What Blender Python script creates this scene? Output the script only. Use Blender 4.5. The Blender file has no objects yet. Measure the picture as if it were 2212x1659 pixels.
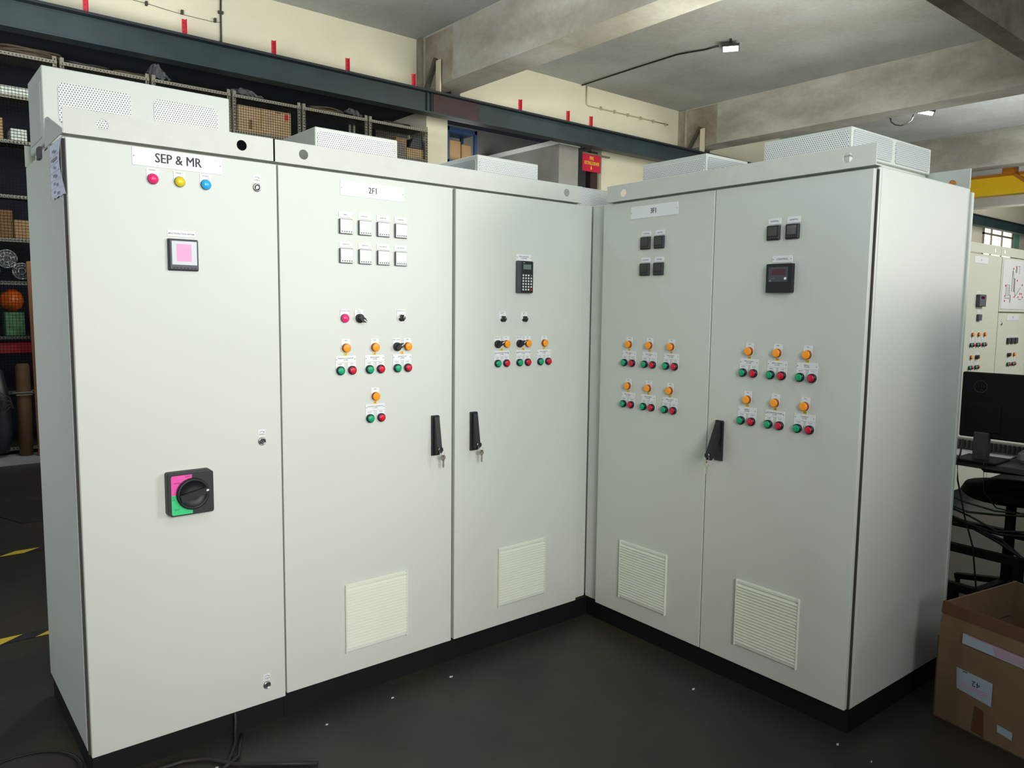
import bpy, math, random
from mathutils import Vector, Matrix
random.seed(7)
SC = bpy.context.scene
COL = SC.collection
PI = math.pi

# ------------------------------------------------------------------ materials
MATS = {}
def nodes_of(name):
    m = bpy.data.materials.new(name); m.use_nodes = True
    nt = m.node_tree; b = nt.nodes['Principled BSDF']
    MATS[name] = m
    return m, nt, b
def mat(name, col, rough=.5, metal=0., spec=.5, emit=None, es=0., alpha=None, noise=0., nscale=8., bump=0., bscale=300., trans=0., coat=0.):
    m, nt, b = nodes_of(name)
    b.inputs['Base Color'].default_value = (*col, 1)
    b.inputs['Roughness'].default_value = rough
    b.inputs['Metallic'].default_value = metal
    b.inputs['Specular IOR Level'].default_value = spec
    if trans: b.inputs['Transmission Weight'].default_value = trans
    if coat: b.inputs['Coat Weight'].default_value = coat
    if emit: 
        b.inputs['Emission Color'].default_value = (*emit, 1); b.inputs['Emission Strength'].default_value = es
    if alpha is not None: b.inputs['Alpha'].default_value = alpha
    tc = nt.nodes.new('ShaderNodeTexCoord')
    if noise:
        n = nt.nodes.new('ShaderNodeTexNoise'); n.inputs['Scale'].default_value = nscale; n.inputs['Detail'].default_value = 5
        nt.links.new(tc.outputs['Object'], n.inputs['Vector'])
        r = nt.nodes.new('ShaderNodeValToRGB')
        r.color_ramp.elements[0].position = .3; r.color_ramp.elements[1].position = .7
        r.color_ramp.elements[0].color = (*[c*(1-noise) for c in col], 1)
        r.color_ramp.elements[1].color = (*[min(1, c*(1+noise)) for c in col], 1)
        nt.links.new(n.outputs['Fac'], r.inputs['Fac']); nt.links.new(r.outputs['Color'], b.inputs['Base Color'])
    if bump:
        n = nt.nodes.new('ShaderNodeTexNoise'); n.inputs['Scale'].default_value = bscale; n.inputs['Detail'].default_value = 2
        nt.links.new(tc.outputs['Object'], n.inputs['Vector'])
        bp = nt.nodes.new('ShaderNodeBump'); bp.inputs['Strength'].default_value = bump; bp.inputs['Distance'].default_value = .001
        nt.links.new(n.outputs['Fac'], bp.inputs['Height']); nt.links.new(bp.outputs['Normal'], b.inputs['Normal'])
    return m

def perf_mat(name, col, hole=(.10, .10, .13), pitch=.0088, rad=.0021, axis='XZ'):
    """perforated sheet: staggered rows of round holes, in the sheet's own (object) plane"""
    m, nt, b = nodes_of(name)
    N = nt.nodes.new; L = nt.links.new
    tc = N('ShaderNodeTexCoord'); sp = N('ShaderNodeSeparateXYZ'); L(tc.outputs['Object'], sp.inputs[0])
    def M(op, a, bb=None):
        n = N('ShaderNodeMath'); n.operation = op
        for i, v in enumerate((a, bb)):
            if v is None: continue
            if isinstance(v, (int, float)): n.inputs[i].default_value = v
            else: L(v, n.inputs[i])
        return n.outputs[0]
    u = sp.outputs['X' if axis[0] == 'X' else 'Y']; w = sp.outputs['Z']
    ry = pitch*.866
    def lattice(du, dw):
        a = M('SUBTRACT', M('FRACT', M('ADD', M('DIVIDE', u, pitch), 100+du)), .5)
        c = M('SUBTRACT', M('FRACT', M('ADD', M('DIVIDE', w, 2*ry), 100+dw)), .5)
        x = M('MULTIPLY', a, pitch); y = M('MULTIPLY', c, 2*ry)
        return M('SQRT', M('ADD', M('MULTIPLY', x, x), M('MULTIPLY', y, y)))
    d = M('MINIMUM', lattice(0, 0), lattice(.5, .5))
    f = M('LESS_THAN', d, rad)
    mx = N('ShaderNodeMix'); mx.data_type = 'RGBA'
    mx.inputs['A'].default_value = (*col, 1); mx.inputs['B'].default_value = (*hole, 1)
    L(f, mx.inputs['Factor']); L(mx.outputs['Result'], b.inputs['Base Color'])
    b.inputs['Roughness'].default_value = .45
    return m

CAB = (.642, .672, .605)
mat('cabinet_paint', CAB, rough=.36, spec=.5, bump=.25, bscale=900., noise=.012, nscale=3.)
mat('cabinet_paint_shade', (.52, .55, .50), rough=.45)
mat('header_paint', (.64, .655, .59), rough=.5, noise=.03, nscale=14., bump=.2, bscale=700.)
mat('far_paint', (.62, .65, .53), rough=.5)
mat('gasket', (.05, .045, .035), rough=.8)
mat('plinth_black', (.006, .007, .008), rough=.55, spec=.3)
perf_mat('perforated_x', (.80, .81, .77))
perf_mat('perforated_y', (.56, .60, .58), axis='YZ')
mat('vent_plastic', (.74, .78, .66), rough=.55)
mat('vent_dark', (.16, .17, .14), rough=.8)
mat('white_plate', (.80, .82, .82), rough=.35)
mat('white_plate_big', (.82, .84, .84), rough=.3)
mat('ink', (.035, .03, .045), rough=.6)
mat('grey_ink', (.25, .25, .26), rough=.6)
mat('yellow_tag', (.85, .55, .05), rough=.5)
mat('amber_cap', (.90, .30, .01), rough=.25, emit=(1, .35, .0), es=.12)
mat('amber_rim', (.30, .07, .005), rough=.25)
mat('green_cap', (.0, .36, .14), rough=.3, emit=(0, .6, .25), es=.03)
mat('red_cap', (.62, .005, .03), rough=.3, emit=(1, 0, .05), es=.03)
mat('bezel', (.035, .035, .05), rough=.25, metal=.6)
mat('pink_lens', (.85, .03, .16), rough=.2, emit=(1, .05, .25), es=.08)
mat('yellow_lens', (.80, .62, .02), rough=.2, emit=(1, .8, .1), es=.06)
mat('blue_lens', (.03, .42, .85), rough=.2, emit=(.05, .5, 1), es=.08)
mat('black_plastic', (.010, .011, .013), rough=.5)
mat('black_soft', (.02, .021, .024), rough=.55)
mat('dark_grey_plastic', (.055, .06, .075), rough=.35)
mat('meter_case', (.55, .56, .56), rough=.3)
mat('meter_side', (.12, .11, .13), rough=.4)
mat('meter_glass_bright', (.92, .94, .93), rough=.08, spec=.8)
mat('meter_glass_dark', (.035, .038, .03), rough=.15, spec=.5)
mat('pink_film', (.82, .36, .62), rough=.3)
mat('clear_film', (.70, .74, .76), rough=.2)
mat('lcd_green', (.13, .19, .17), rough=.2)
mat('red_window', (.07, .0, .012), rough=.15)
mat('key_white', (.72, .74, .72), rough=.4)
mat('chrome', (.62, .6, .56), rough=.22, metal=1.)
mat('key_brass', (.55, .5, .42), rough=.3, metal=.9)
mat('switch_pink', (.85, .10, .42), rough=.4)
mat('switch_green', (.05, .62, .22), rough=.4)
mat('paper', (.62, .66, .78), rough=.7)
mat('paper_white', (.8, .8, .76), rough=.7)
mat('wall_cream', (.72, .695, .55), rough=.85, noise=.05, nscale=1.2)
mat('wall_grey', (.34, .345, .34), rough=.9, noise=.12, nscale=2.)
mat('plaster_light', (.27, .275, .26), rough=.85, noise=.1, nscale=3.)
mat('recess_shade', (.010, .014, .026), rough=.95, noise=.3, nscale=2.)  # near-black colour stands in for the unlit depth behind the racks
mat('soffit_white', (.82, .84, .85), rough=.8)
mat('girder_green', (.012, .027, .031), rough=.5, noise=.25, nscale=2.5)
mat('girder_edge', (.006, .012, .02), rough=.6)
mat('girder_patch', (.028, .010, .012), rough=.6, noise=.2, nscale=6.)
mat('red_paint', (.50, .015, .03), rough=.5)
mat('sign_red', (.55, .01, .045), rough=.5)
mat('sign_yellow', (.9, .65, .05), rough=.5)
mat('rust_post', (.035, .012, .012), rough=.7)
mat('blue_steel', (.02, .06, .16), rough=.5)
mat('rack_steel', (.20, .20, .155), rough=.55, noise=.1, nscale=20.)
mat('rack_shelf', (.035, .037, .03), rough=.7)
mat('mesh_wire', (.009, .008, .006), rough=.95, spec=.05)
mat('rack_dark', (.02, .02, .015), rough=.9)
mat('carton', (.34, .215, .105), rough=.85, noise=.08, nscale=9.)
mat('carton_near', (.215, .135, .068), rough=.85, noise=.08, nscale=9.)
mat('carton_dark', (.19, .105, .045), rough=.85, noise=.1, nscale=9.)
mat('carton_pale', (.42, .30, .17), rough=.85, noise=.08, nscale=9.)
mat('tape_brown', (.13, .048, .015), rough=.35, noise=.12, nscale=12.)
mat('label_blue_white', (.42, .50, .58), rough=.5)
mat('label_pink_print', (.62, .25, .36), rough=.6)
mat('plastic_film', (.30, .33, .37), rough=.08, spec=1., alpha=.3)
mat('coil_brown', (.05, .038, .02), rough=.6, noise=.2, nscale=30.)
mat('coil_black', (.012, .013, .018), rough=.4)
mat('orange_bag', (.85, .16, .02), rough=.35, noise=.2, nscale=14.)
mat('green_goods', (.12, .32, .15), rough=.5, noise=.3, nscale=20.)
mat('pale_goods', (.55, .62, .56), rough=.6, noise=.2, nscale=25.)
mat('lens_rim', (.3, .35, .33), rough=.15, metal=.6)
mat('wood_brown', (.24, .085, .025), rough=.6, noise=.15, nscale=6.)
mat('dark_bag', (.02, .024, .03), rough=.35, noise=.3, nscale=10.)
mat('silver_strip', (.8, .82, .85), rough=.15, metal=1.)
mat('crane_yellow', (.86, .56, .0), rough=.5, noise=.05, nscale=2.)
mat('crane_orange', (.45, .16, .01), rough=.5)
mat('beam_lit', (.85, .85, .80), rough=.8)  # paler copy of the beam concrete, brighter lighting put into its colour
mat('window_glow', (1, .97, .88), rough=.3, emit=(1, .96, .86), es=1.5)
mat('window_frame', (.28, .27, .2), rough=.6)
mat('teal_paint', (.18, .42, .34), rough=.6)
mat('lamp_glow', (1, 1, 1), emit=(.92, .95, 1), es=14.)
mat('cable_black', (.01, .011, .011), rough=.5)
mat('cable_green', (.012, .03, .018), rough=.5)
mat('floor_cable', (.02, .017, .013), rough=.6)
mat('desk_top', (.05, .048, .038), rough=.6, noise=.2, nscale=10.)
mat('steel_black', (.004, .004, .004), rough=.7, spec=.2)
mat('monitor_black', (.0045, .005, .0055), rough=.55, spec=.3)
mat('logo_grey', (.07, .074, .074), rough=.4)
mat('device_grey', (.30, .29, .25), rough=.6)
mat('conduit', (.42, .38, .28), rough=.6)
mat('conduit_dark', (.05, .045, .04), rough=.6)
mat('tape_yellow', (.72, .50, .03), rough=.6)
mat('tape_black', (.015, .015, .015), rough=.6)
mat('manhole', (.035, .03, .025), rough=.8)
mat('debris', (.6, .6, .58), rough=.7)
mat('cream_front', (.55, .50, .36), rough=.7)

def stain_mat(name, base, stain, sc=(.5, .5, .5), lo=.42, hi=.62, rough=.9, bump=.15, extra=None):
    m, nt, b = nodes_of(name); N = nt.nodes.new; L = nt.links.new
    tc = N('ShaderNodeTexCoord'); mp = N('ShaderNodeMapping'); mp.inputs['Scale'].default_value = sc
    L(tc.outputs['Object'], mp.inputs['Vector'])
    n = N('ShaderNodeTexNoise'); n.inputs['Scale'].default_value = 1.; n.inputs['Detail'].default_value = 6; n.inputs['Roughness'].default_value = .6
    L(mp.outputs[0], n.inputs['Vector'])
    r = N('ShaderNodeValToRGB'); e = r.color_ramp.elements
    e[0].position = lo; e[1].position = hi; e[0].color = (*stain, 1); e[1].color = (*base, 1)
    L(n.outputs['Fac'], r.inputs['Fac'])
    n2 = N('ShaderNodeTexNoise'); n2.inputs['Scale'].default_value = 14; n2.inputs['Detail'].default_value = 4
    L(tc.outputs['Object'], n2.inputs['Vector'])
    mx = N('ShaderNodeMix'); mx.data_type = 'RGBA'; mx.blend_type = 'MULTIPLY'; mx.inputs['Factor'].default_value = .25
    L(r.outputs['Color'], mx.inputs['A']); L(n2.outputs['Fac'], mx.inputs['B'])
    L(mx.outputs['Result'], b.inputs['Base Color'])
    b.inputs['Roughness'].default_value = rough
    b.inputs['Specular IOR Level'].default_value = .3
    bp = N('ShaderNodeBump'); bp.inputs['Strength'].default_value = bump; bp.inputs['Distance'].default_value = .02
    L(n2.outputs['Fac'], bp.inputs['Height']); L(bp.outputs['Normal'], b.inputs['Normal'])
    return m
stain_mat('ceiling_plaster', (.50, .54, .54), (.36, .375, .36), (.35, .35, .35), .35, .6)
stain_mat('beam_concrete', (.50, .505, .46), (.29, .28, .235), (.5, .45, 1.1), .38, .62)
stain_mat('concrete_raw', (.36, .33, .27), (.20, .17, .13), (1.5, 1.5, 1.5), .35, .6)
stain_mat('epoxy_floor', (.050, .044, .030), (.026, .029, .025), (1.1, 1.1, 1.1), .4, .62, rough=.45, bump=.03)
MATS['epoxy_floor'].node_tree.nodes['Principled BSDF'].inputs['Specular IOR Level'].default_value = .4

# ------------------------------------------------------------------ mesh builder
class MB:
    def __init__(s): s.v = []; s.f = []; s.m = []; s.sm = []
    def add(s, vs, fs, mi=0, smooth=False):
        o = len(s.v); s.v += [tuple(p) for p in vs]
        for f in fs: s.f.append([o+i for i in f]); s.m.append(mi); s.sm.append(smooth)
        return s
    def box(s, x0, x1, y0, y1, z0, z1, mi=0, b=0.):
        if x0 > x1: x0, x1 = x1, x0
        if y0 > y1: y0, y1 = y1, y0
        if z0 > z1: z0, z1 = z1, z0
        if b <= 0:
            vs = [(x, y, z) for z in (z0, z1) for y in (y0, y1) for x in (x0, x1)]
            return s.add(vs, [(0, 2, 3, 1), (4, 5, 7, 6), (0, 1, 5, 4), (2, 6, 7, 3), (0, 4, 6, 2), (1, 3, 7, 5)], mi)
        # chamfered box
        b = min(b, (x1-x0)*.49, (y1-y0)*.49, (z1-z0)*.49)
        vs = []; idx = {}
        for k, (X, xb) in enumerate(((x0, x0+b), (x1, x1-b))):
            for j, (Y, yb) in enumerate(((y0, y0+b), (y1, y1-b))):
                for i, (Z, zb) in enumerate(((z0, z0+b), (z1, z1-b))):
                    idx[k, j, i, 'x'] = len(vs); vs.append((X, yb, zb))
                    idx[k, j, i, 'y'] = len(vs); vs.append((xb, Y, zb))
                    idx[k, j, i, 'z'] = len(vs); vs.append((xb, yb, Z))
        fs = []
        for k in (0, 1): fs.append([idx[k, j, i, 'x'] for j, i in ((0, 0), (0, 1), (1, 1), (1, 0))][::(1 if k == 0 else -1)])
        for j in (0, 1): fs.append([idx[k, j, i, 'y'] for k, i in ((0, 0), (1, 0), (1, 1), (0, 1))][::(1 if j == 0 else -1)])
        for i in (0, 1): fs.append([idx[k, j, i, 'z'] for k, j in ((0, 0), (0, 1), (1, 1), (1, 0))][::(1 if i == 0 else -1)])
        for j in (0, 1):
            for i in (0, 1): fs.append([idx[0, j, i, 'y'], idx[1, j, i, 'y'], idx[1, j, i, 'z'], idx[0, j, i, 'z']])
        for k in (0, 1):
            for i in (0, 1): fs.append([idx[k, 0, i, 'x'], idx[k, 1, i, 'x'], idx[k, 1, i, 'z'], idx[k, 0, i, 'z']])
            for j in (0, 1): fs.append([idx[k, j, 0, 'x'], idx[k, j, 1, 'x'], idx[k, j, 1, 'y'], idx[k, j, 0, 'y']])
            for j in (0, 1):
                for i in (0, 1): fs.append([idx[k, j, i, 'x'], idx[k, j, i, 'y'], idx[k, j, i, 'z']])
        return s.add(vs, fs, mi)
    def lathe(s, c, prof, n=20, mi=0, axis='-y', smooth=True, mis=None, sx=1., sz=1.):
        """prof: list of (radius, height) along the axis; axis -y points out of a door"""
        cx, cy, cz = c; vs = []
        for r, h in prof:
            for k in range(n):
                a = 2*PI*k/n; u = r*math.cos(a)*sx; w = r*math.sin(a)*sz
                if axis == '-y': vs.append((cx+u, cy-h, cz+w))
                elif axis == 'y': vs.append((cx-u, cy+h, cz+w))
                elif axis == 'z': vs.append((cx+u, cy+w, cz+h))
                elif axis == 'x': vs.append((cx+h, cy+u, cz+w))
        o = len(s.v); s.v += vs
        for i in range(len(prof)-1):
            for k in range(n):
                a = o+i*n+k; b = o+i*n+(k+1) % n
                s.f.append([a, b, b+n, a+n]); s.m.append(mis[i] if mis else mi); s.sm.append(smooth)
        s.f.append([o+k for k in range(n)][::-1]); s.m.append(mis[0] if mis else mi); s.sm.append(False)
        e = o+(len(prof)-1)*n
        s.f.append([e+k for k in range(n)]); s.m.append(mis[-1] if mis else mi); s.sm.append(False)
        return s
    def prism(s, poly, a0, a1, plane='XZ', mi=0):
        """extrude polygon; plane XZ along y, YZ along x, XY along z"""
        n = len(poly); vs = []
        for a in (a0, a1):
            for p, q in poly:
                vs.append((p, a, q) if plane == 'XZ' else (a, p, q) if plane == 'YZ' else (p, q, a))
        fs = [list(range(n))[::-1], [n+i for i in range(n)]] + [[i, (i+1) % n, n+(i+1) % n, n+i] for i in range(n)]
        return s.add(vs, fs, mi)
    def tube(s, pts, r=.01, n=8, mi=0, closed=False):
        pts = [Vector(p) for p in pts]; rings = []; N = len(pts)
        for i, p in enumerate(pts):
            if closed: t = pts[(i+1) % N]-pts[i-1]
            else: t = pts[min(i+1, N-1)]-pts[max(i-1, 0)]
            t.normalize(); up = Vector((0, 0, 1)) if abs(t.z) < .95 else Vector((1, 0, 0))
            a = t.cross(up).normalized(); b = t.cross(a)
            rings.append([p+a*math.cos(2*PI*k/n)*r+b*math.sin(2*PI*k/n)*r for k in range(n)])
        o = len(s.v)
        for q in rings: s.v += [tuple(v) for v in q]
        for i in range(N if closed else N-1):
            j = (i+1) % N
            for k in range(n):
                s.f.append([o+i*n+k, o+i*n+(k+1) % n, o+j*n+(k+1) % n, o+j*n+k]); s.m.append(mi); s.sm.append(True)
        if not closed:
            s.f.append([o+k for k in range(n)]); s.m.append(mi); s.sm.append(False)
            s.f.append([o+(N-1)*n+k for k in range(n)][::-1]); s.m.append(mi); s.sm.append(False)
        return s
    def bar(s, p, q, w, d, mi=0):
        p = Vector(p); q = Vector(q); t = (q-p).normalized()
        up = Vector((0, 0, 1)) if abs(t.z) < .9 else Vector((0, 1, 0))
        a = t.cross(up).normalized()*w/2; b = t.cross(a).normalized()*d/2
        vs = [p-a-b, p+a-b, p+a+b, p-a+b, q-a-b, q+a-b, q+a+b, q-a+b]
        return s.add(vs, [(0, 1, 2, 3), (7, 6, 5, 4), (0, 4, 5, 1), (1, 5, 6, 2), (2, 6, 7, 3), (3, 7, 4, 0)], mi)
    def text(s, txt, x, y, z, h, mi=0, align='CENTER', sx=1., mode='-y', bold=0.):
        if bold:
            for dx in (-.5, .5): s.text(txt, x+(dx*bold*h*2 if mode == '-y' else 0), y-(dx*bold*h*2 if mode == '-x' else (dx+.5)*h*.02), z, h, mi, align, sx, mode)
            return s
        vs, fs = text_data(txt, align)
        out = []
        for a, b in vs:
            a *= h*sx; b *= h
            if mode == '-y': out.append((x+a, y, z+b))
            elif mode == '-x': out.append((x, y-a, z+b))          # read from -x side: text runs toward -y
            elif mode == 'flip-x': out.append((x, y+a, z-b))      # upside down, on a face seen from -x
        return s.add(out, fs, mi)
    def flag(s, txt, x, y, z, h, mi, sx):
        vs, fs = text_data(txt); xr = max(v[0] for v in vs); zt = max(v[1] for v in vs)
        xl = xr-.105
        P = [(xl+.05, zt), (xl+.05, zt-.13), (xl-.13, zt-.25), (xl-.13, zt-.13)]
        return s.add([(x+a*h*sx, y, z+b*h) for a, b in P], [(0, 1, 2, 3)], mi)
    def build(s, name, mats, parent=None, recalc=True):
        me = bpy.data.meshes.new(name)
        me.from_pydata(s.v, [], s.f)
        for mm in (mats if isinstance(mats, (list, tuple)) else [mats]): me.materials.append(MATS[mm])
        me.polygons.foreach_set('material_index', s.m); me.polygons.foreach_set('use_smooth', s.sm)
        if recalc:
            import bmesh
            bm = bmesh.new(); bm.from_mesh(me); bmesh.ops.recalc_face_normals(bm, faces=bm.faces); bm.to_mesh(me); bm.free()
        me.update()
        o = bpy.data.objects.new(name, me); COL.objects.link(o)
        if parent: o.parent = parent
        return o

_T = {}
def text_data(txt, align='CENTER'):
    k = (txt, align)
    if k in _T: return _T[k]
    cu = bpy.data.curves.new('lettering', 'FONT'); cu.body = txt; cu.size = 1.38; cu.align_x = align; cu.align_y = 'CENTER'
    cu.resolution_u = 2
    ob = bpy.data.objects.new('lettering', cu); COL.objects.link(ob)
    dg = bpy.context.evaluated_depsgraph_get()
    me = bpy.data.meshes.new_from_object(ob.evaluated_get(dg))
    vs = [(v.co.x, v.co.y) for v in me.vertices]; fs = [list(p.vertices) for p in me.polygons]
    bpy.data.objects.remove(ob); bpy.data.curves.remove(cu); bpy.data.meshes.remove(me)
    _T[k] = (vs, fs)
    return _T[k]

def empty(name, loc=(0, 0, 0), rz=0., label=None, cat=None, group=None):
    o = bpy.data.objects.new(name, None); o.empty_display_size = .1; COL.objects.link(o)
    o.location = loc; o.rotation_euler = (0, 0, rz)
    return tag(o, label, cat, group)
def tag(o, label=None, cat=None, group=None, kind=None):
    if label: o['label'] = label
    if cat: o['category'] = cat
    if group: o['group'] = group
    if kind: o['kind'] = kind
    return o
def struct(name, mb, mats, parent=None):
    o = mb.build(name, mats, parent)
    if not parent: o['kind'] = 'structure'
    return o
def copy_tree(o, parent=None):
    c = o.copy(); COL.objects.link(c)
    if parent: c.parent = parent
    for ch in [q for q in bpy.data.objects if q.parent == o and q is not c]: copy_tree(ch, c)
    return c

# ------------------------------------------------------------------ devices (front plane y=0 of a door, -y is outward)
def legend(parent, x, z, text, lines=None, top=.034):
    """white legend plate with rounded lower end around a device at x,z"""
    w = .0185; m = MB(); pl = [(x-w, z+top), (x-w, z-.004)]
    for k in range(9):
        a = PI+PI*k/8; pl.append((x+w*math.cos(a), z-.004+.016*math.sin(a)))
    pl += [(x+w, z+top)]
    m.prism(pl, -.002, -.0002)
    if lines:
        for i, t in enumerate(lines): m.text(t, x, -.0024, z+.030-.0065*i, .0034, 1)
    else: m.text(text, x, -.0024, z+top-.0055, .0042, 1)
    return m.build('legend_plate', ['white_plate', 'ink'], parent)
def amber(parent, x, z):
    m = MB(); m.lathe((x, -.002, z), [(.0175, 0), (.0175, .006), (.0165, .007), (.0165, .013), (.0135, .0165), (.012, .0165), (0.004, .0172)], 24, mis=[0, 0, 0, 1, 1, 1])
    return m.build('indicator_lamp', ['amber_rim', 'amber_cap'], parent)
def button(parent, x, z, col):
    m = MB(); m.lathe((x, -.002, z), [(.0178, 0), (.0178, .009), (.0155, .0125), (.0135, .0125), (.0130, .011), (.0128, .0165), (.0115, .0178), (.004, .018)], 24, mis=[0, 0, 0, 0, 1, 1, 1])
    o = m.build('push_button', ['bezel', col], parent)
    o['label'] = ('green' if 'green' in col else 'red') + ' push button in a dark ring'
    return o
def dome(parent, x, z, col, label):
    m = MB(); pr = [(.0175, 0), (.0175, .005), (.0165, .006)]+[(.0165*math.cos(t*PI/14), .006+.011*math.sin(t*PI/14)) for t in range(1, 7)]
    m.lathe((x, -.002, z), pr, 24, mis=[0, 0]+[1]*6)
    o = m.build('indicator_lamp', ['bezel', col], parent); o['label'] = label
    return o
def numtag(parent, x, z, s):
    m = MB(); m.box(x-.0073, x+.0073, -.0012, -.0002, z-.0058, z+.0058); m.text(s, x, -.0016, z, .0085, 1, bold=.01)
    return m.build('number_tag', ['yellow_tag', 'ink'], parent)
def nameplate(parent, x, z, w, h, lines, th, mats=('white_plate', 'ink', 'grey_ink'), screws=True, t=.002, sx=1., bold=0.):
    m = MB(); m.box(x-w/2, x+w/2, -t, -.0002, z-h/2, z+h/2, 0, .0006)
    n = len(lines)
    for i, l in enumerate(lines):
        m.text(l, x, -t-.0005, z+((n-1)/2-i)*th*1.35, th, 1, sx=sx, bold=bold)
        if l.endswith('F1'): m.flag(l, x, -t-.0006, z, th, 1, sx)
    if screws:
        for s in (-1, 1): m.lathe((x+s*(w/2-.005), -t, z), [(.0022, 0), (.0018, .0008)], 8, mi=2)
    return m.build('name_plate', list(mats), parent)
def selector(parent, x, z, ang):
    m = MB(); m.lathe((x, -.002, z), [(.0178, 0), (.0178, .010), (.0155, .0125), (.014, .0125)], 24)
    # pointer lever: elongated body with white mark
    c, s_ = math.cos(ang), math.sin(ang)
    def R(u, w): return (x+u*c-w*s_, z+u*s_+w*c)
    poly = [R(-.013, -.007), R(.010, -.009), (R(.024, -.003)), R(.024, .003), R(.010, .009), R(-.013, .007)]
    m.prism(poly, -.030, -.012)
    mk = [R(.008, -.0016), R(.0235, -.0016), R(.0235, .0016), R(.008, .0016)]
    m.prism(mk, -.0308, -.0300, mi=1)
    return m.build('selector_switch', ['black_plastic', 'white_plate'], parent)
def pot(parent, x, z):
    m = MB(); m.lathe((x, -.002, z), [(.0145, 0), (.0145, .004), (.012, .005)], 24, mi=1)
    m.lathe((x, -.007, z), [(.0095, 0), (.0088, .017), (.006, .019)], 14)
    m.box(x-.001, x+.001, -.027, -.008, z+.0, z+.0095, 1)
    m.box(x-.004, x+.004, -.024, -.010, z-.013, z+.013, 0, .002)
    return m.build('dial_knob', ['black_plastic', 'chrome'], parent)
def meter(parent, x, z, dark, w=.057):
    h = w/2; m = MB()
    mats = ['meter_case', 'meter_side', 'meter_glass_bright', 'black_plastic'] if not dark else ['black_plastic', 'black_plastic', 'meter_glass_dark', 'dark_grey_plastic']
    m.box(x-h, x+h, -.010, -.0002, z-h, z+h, 1, .002)
    m.box(x-h+.0015, x+h-.0015, -.013, -.010, z-h+.0015, z+h-.0015, 0, .0012)
    m.box(x-h+.008, x+h-.009, -.0135, -.0125, z-h+.0165, z+h-.006, 2)
    for k in range(5):
        m.box(x-.021+k*.0098, x-.017+k*.0098, -.0142, -.0128, z-h+.0065, z-h+.0105, 3, .0008)
    if dark:
        for k in range(4): m.box(x+h-.0062, x+h-.0042, -.0142, -.0128, z-h+.020+k*.008, z-h+.023+k*.008, 3)
    return m.build('panel_meter', mats, parent)
def starter(parent, x, z, num, lines, amberx=True, selx=None):
    """one motor starter set: trip lamp, number, name plate, start and stop buttons. x centre, z of lamp"""
    ax = x if selx is None else x+.0245
    legend(parent, ax, z, 'TRIP'); amber(parent, ax, z)
    if selx is not None:
        legend(parent, x-.026, z, 'MAN  AUTO'); selector(parent, x-.026, z, math.radians(32))
    numtag(parent, x, z-.0252, num)
    nameplate(parent, x, z-.0442, .088, .0262, lines, .0050)
    for dx, col, t in ((-.0255, 'green_cap', 'START'), (.0250, 'red_cap', 'STOP')):
        legend(parent, x+dx, z-.088, t, top=.0300); button(parent, x+dx, z-.088, col)
def vent(parent, x0, x1, z0, z1, nl=20):
    m = MB(); m.box(x0, x1, -.004, -.0002, z0, z1, 0, .002)
    m.box(x0+.004, x1-.004, -.010, -.004, z1-.016, z1-.003, 0, .002); m.box(x0+.004, x1-.004, -.010, -.004, z0+.003, z0+.018, 0, .002)
    m.box(x0, x0+.006, -.013, -.004, z0, z1, 0, .001); m.box(x1-.006, x1, -.013, -.004, z0, z1, 0, .001)
    a, b = z0+.018, z1-.016; st = (b-a)/nl
    for k in range(nl):
        zz = a+k*st
        m.prism([(-.0135, zz), (-.0135, zz+st*.16), (-.0045, zz+st*.95), (-.0042, zz+st*.2)], x0+.006, x1-.006, 'YZ', 0)
        m.box(x0+.006, x1-.006, -.0045, -.0041, zz+st*.5, zz+st, 1)
    return m.build('vent_grille', ['vent_plastic', 'vent_dark'], parent)
def swing_handle(parent, x, z0, z1, out, side=0.):
    """black swing handle: dish plate plus lever hinged at the top and standing off the door at the bottom"""
    w = .0185; m = MB()
    m.prism([(x-w, z0), (x-w, z1), (x+w-.004, z1), (x+w, z1-.006), (x+w, z0)], -.012, -.0002)
    L = .150; za = z1-.012
    # lever: wedge, side profile in YZ
    zb = z0+.012
    prof = [(-.010, za+.008), (-.020, za+.006), (-out-.010, zb+.030), (-out-.012, zb+.008), (-out-.004, zb-.004), (-out+.012, zb+.004), (-.010, za-.055)]
    m.prism(prof, x-.012, x+.012, 'YZ')
    o = m.build('swing_handle', ['black_plastic'], parent)
    m2 = MB(); m2.lathe((x, -out-.010, zb+.018), [(.0085, 0), (.0085, .005), (.006, .006)], 16)
    m2.build('lock_cylinder', ['chrome'], parent)
    return (x, -out-.016, zb+.018)
def cam_lock(parent, x, z):
    m = MB(); m.lathe((x, 0, z), [(.0150, 0), (.0150, .003), (.012, .006), (.0105, .006), (.0095, .0035), (.004, .0035)], 24, mis=[0, 0, 0, 0, 1])
    m.prism([(x-.005, z-.003), (x-.002, z-.006), (x+.005, z-.001), (x+.003, z+.006), (x-.003, z+.005)], -.0055, -.0035, mi=0)
    return m.build('cam_lock', ['chrome', 'dark_grey_plastic'], parent)
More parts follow.
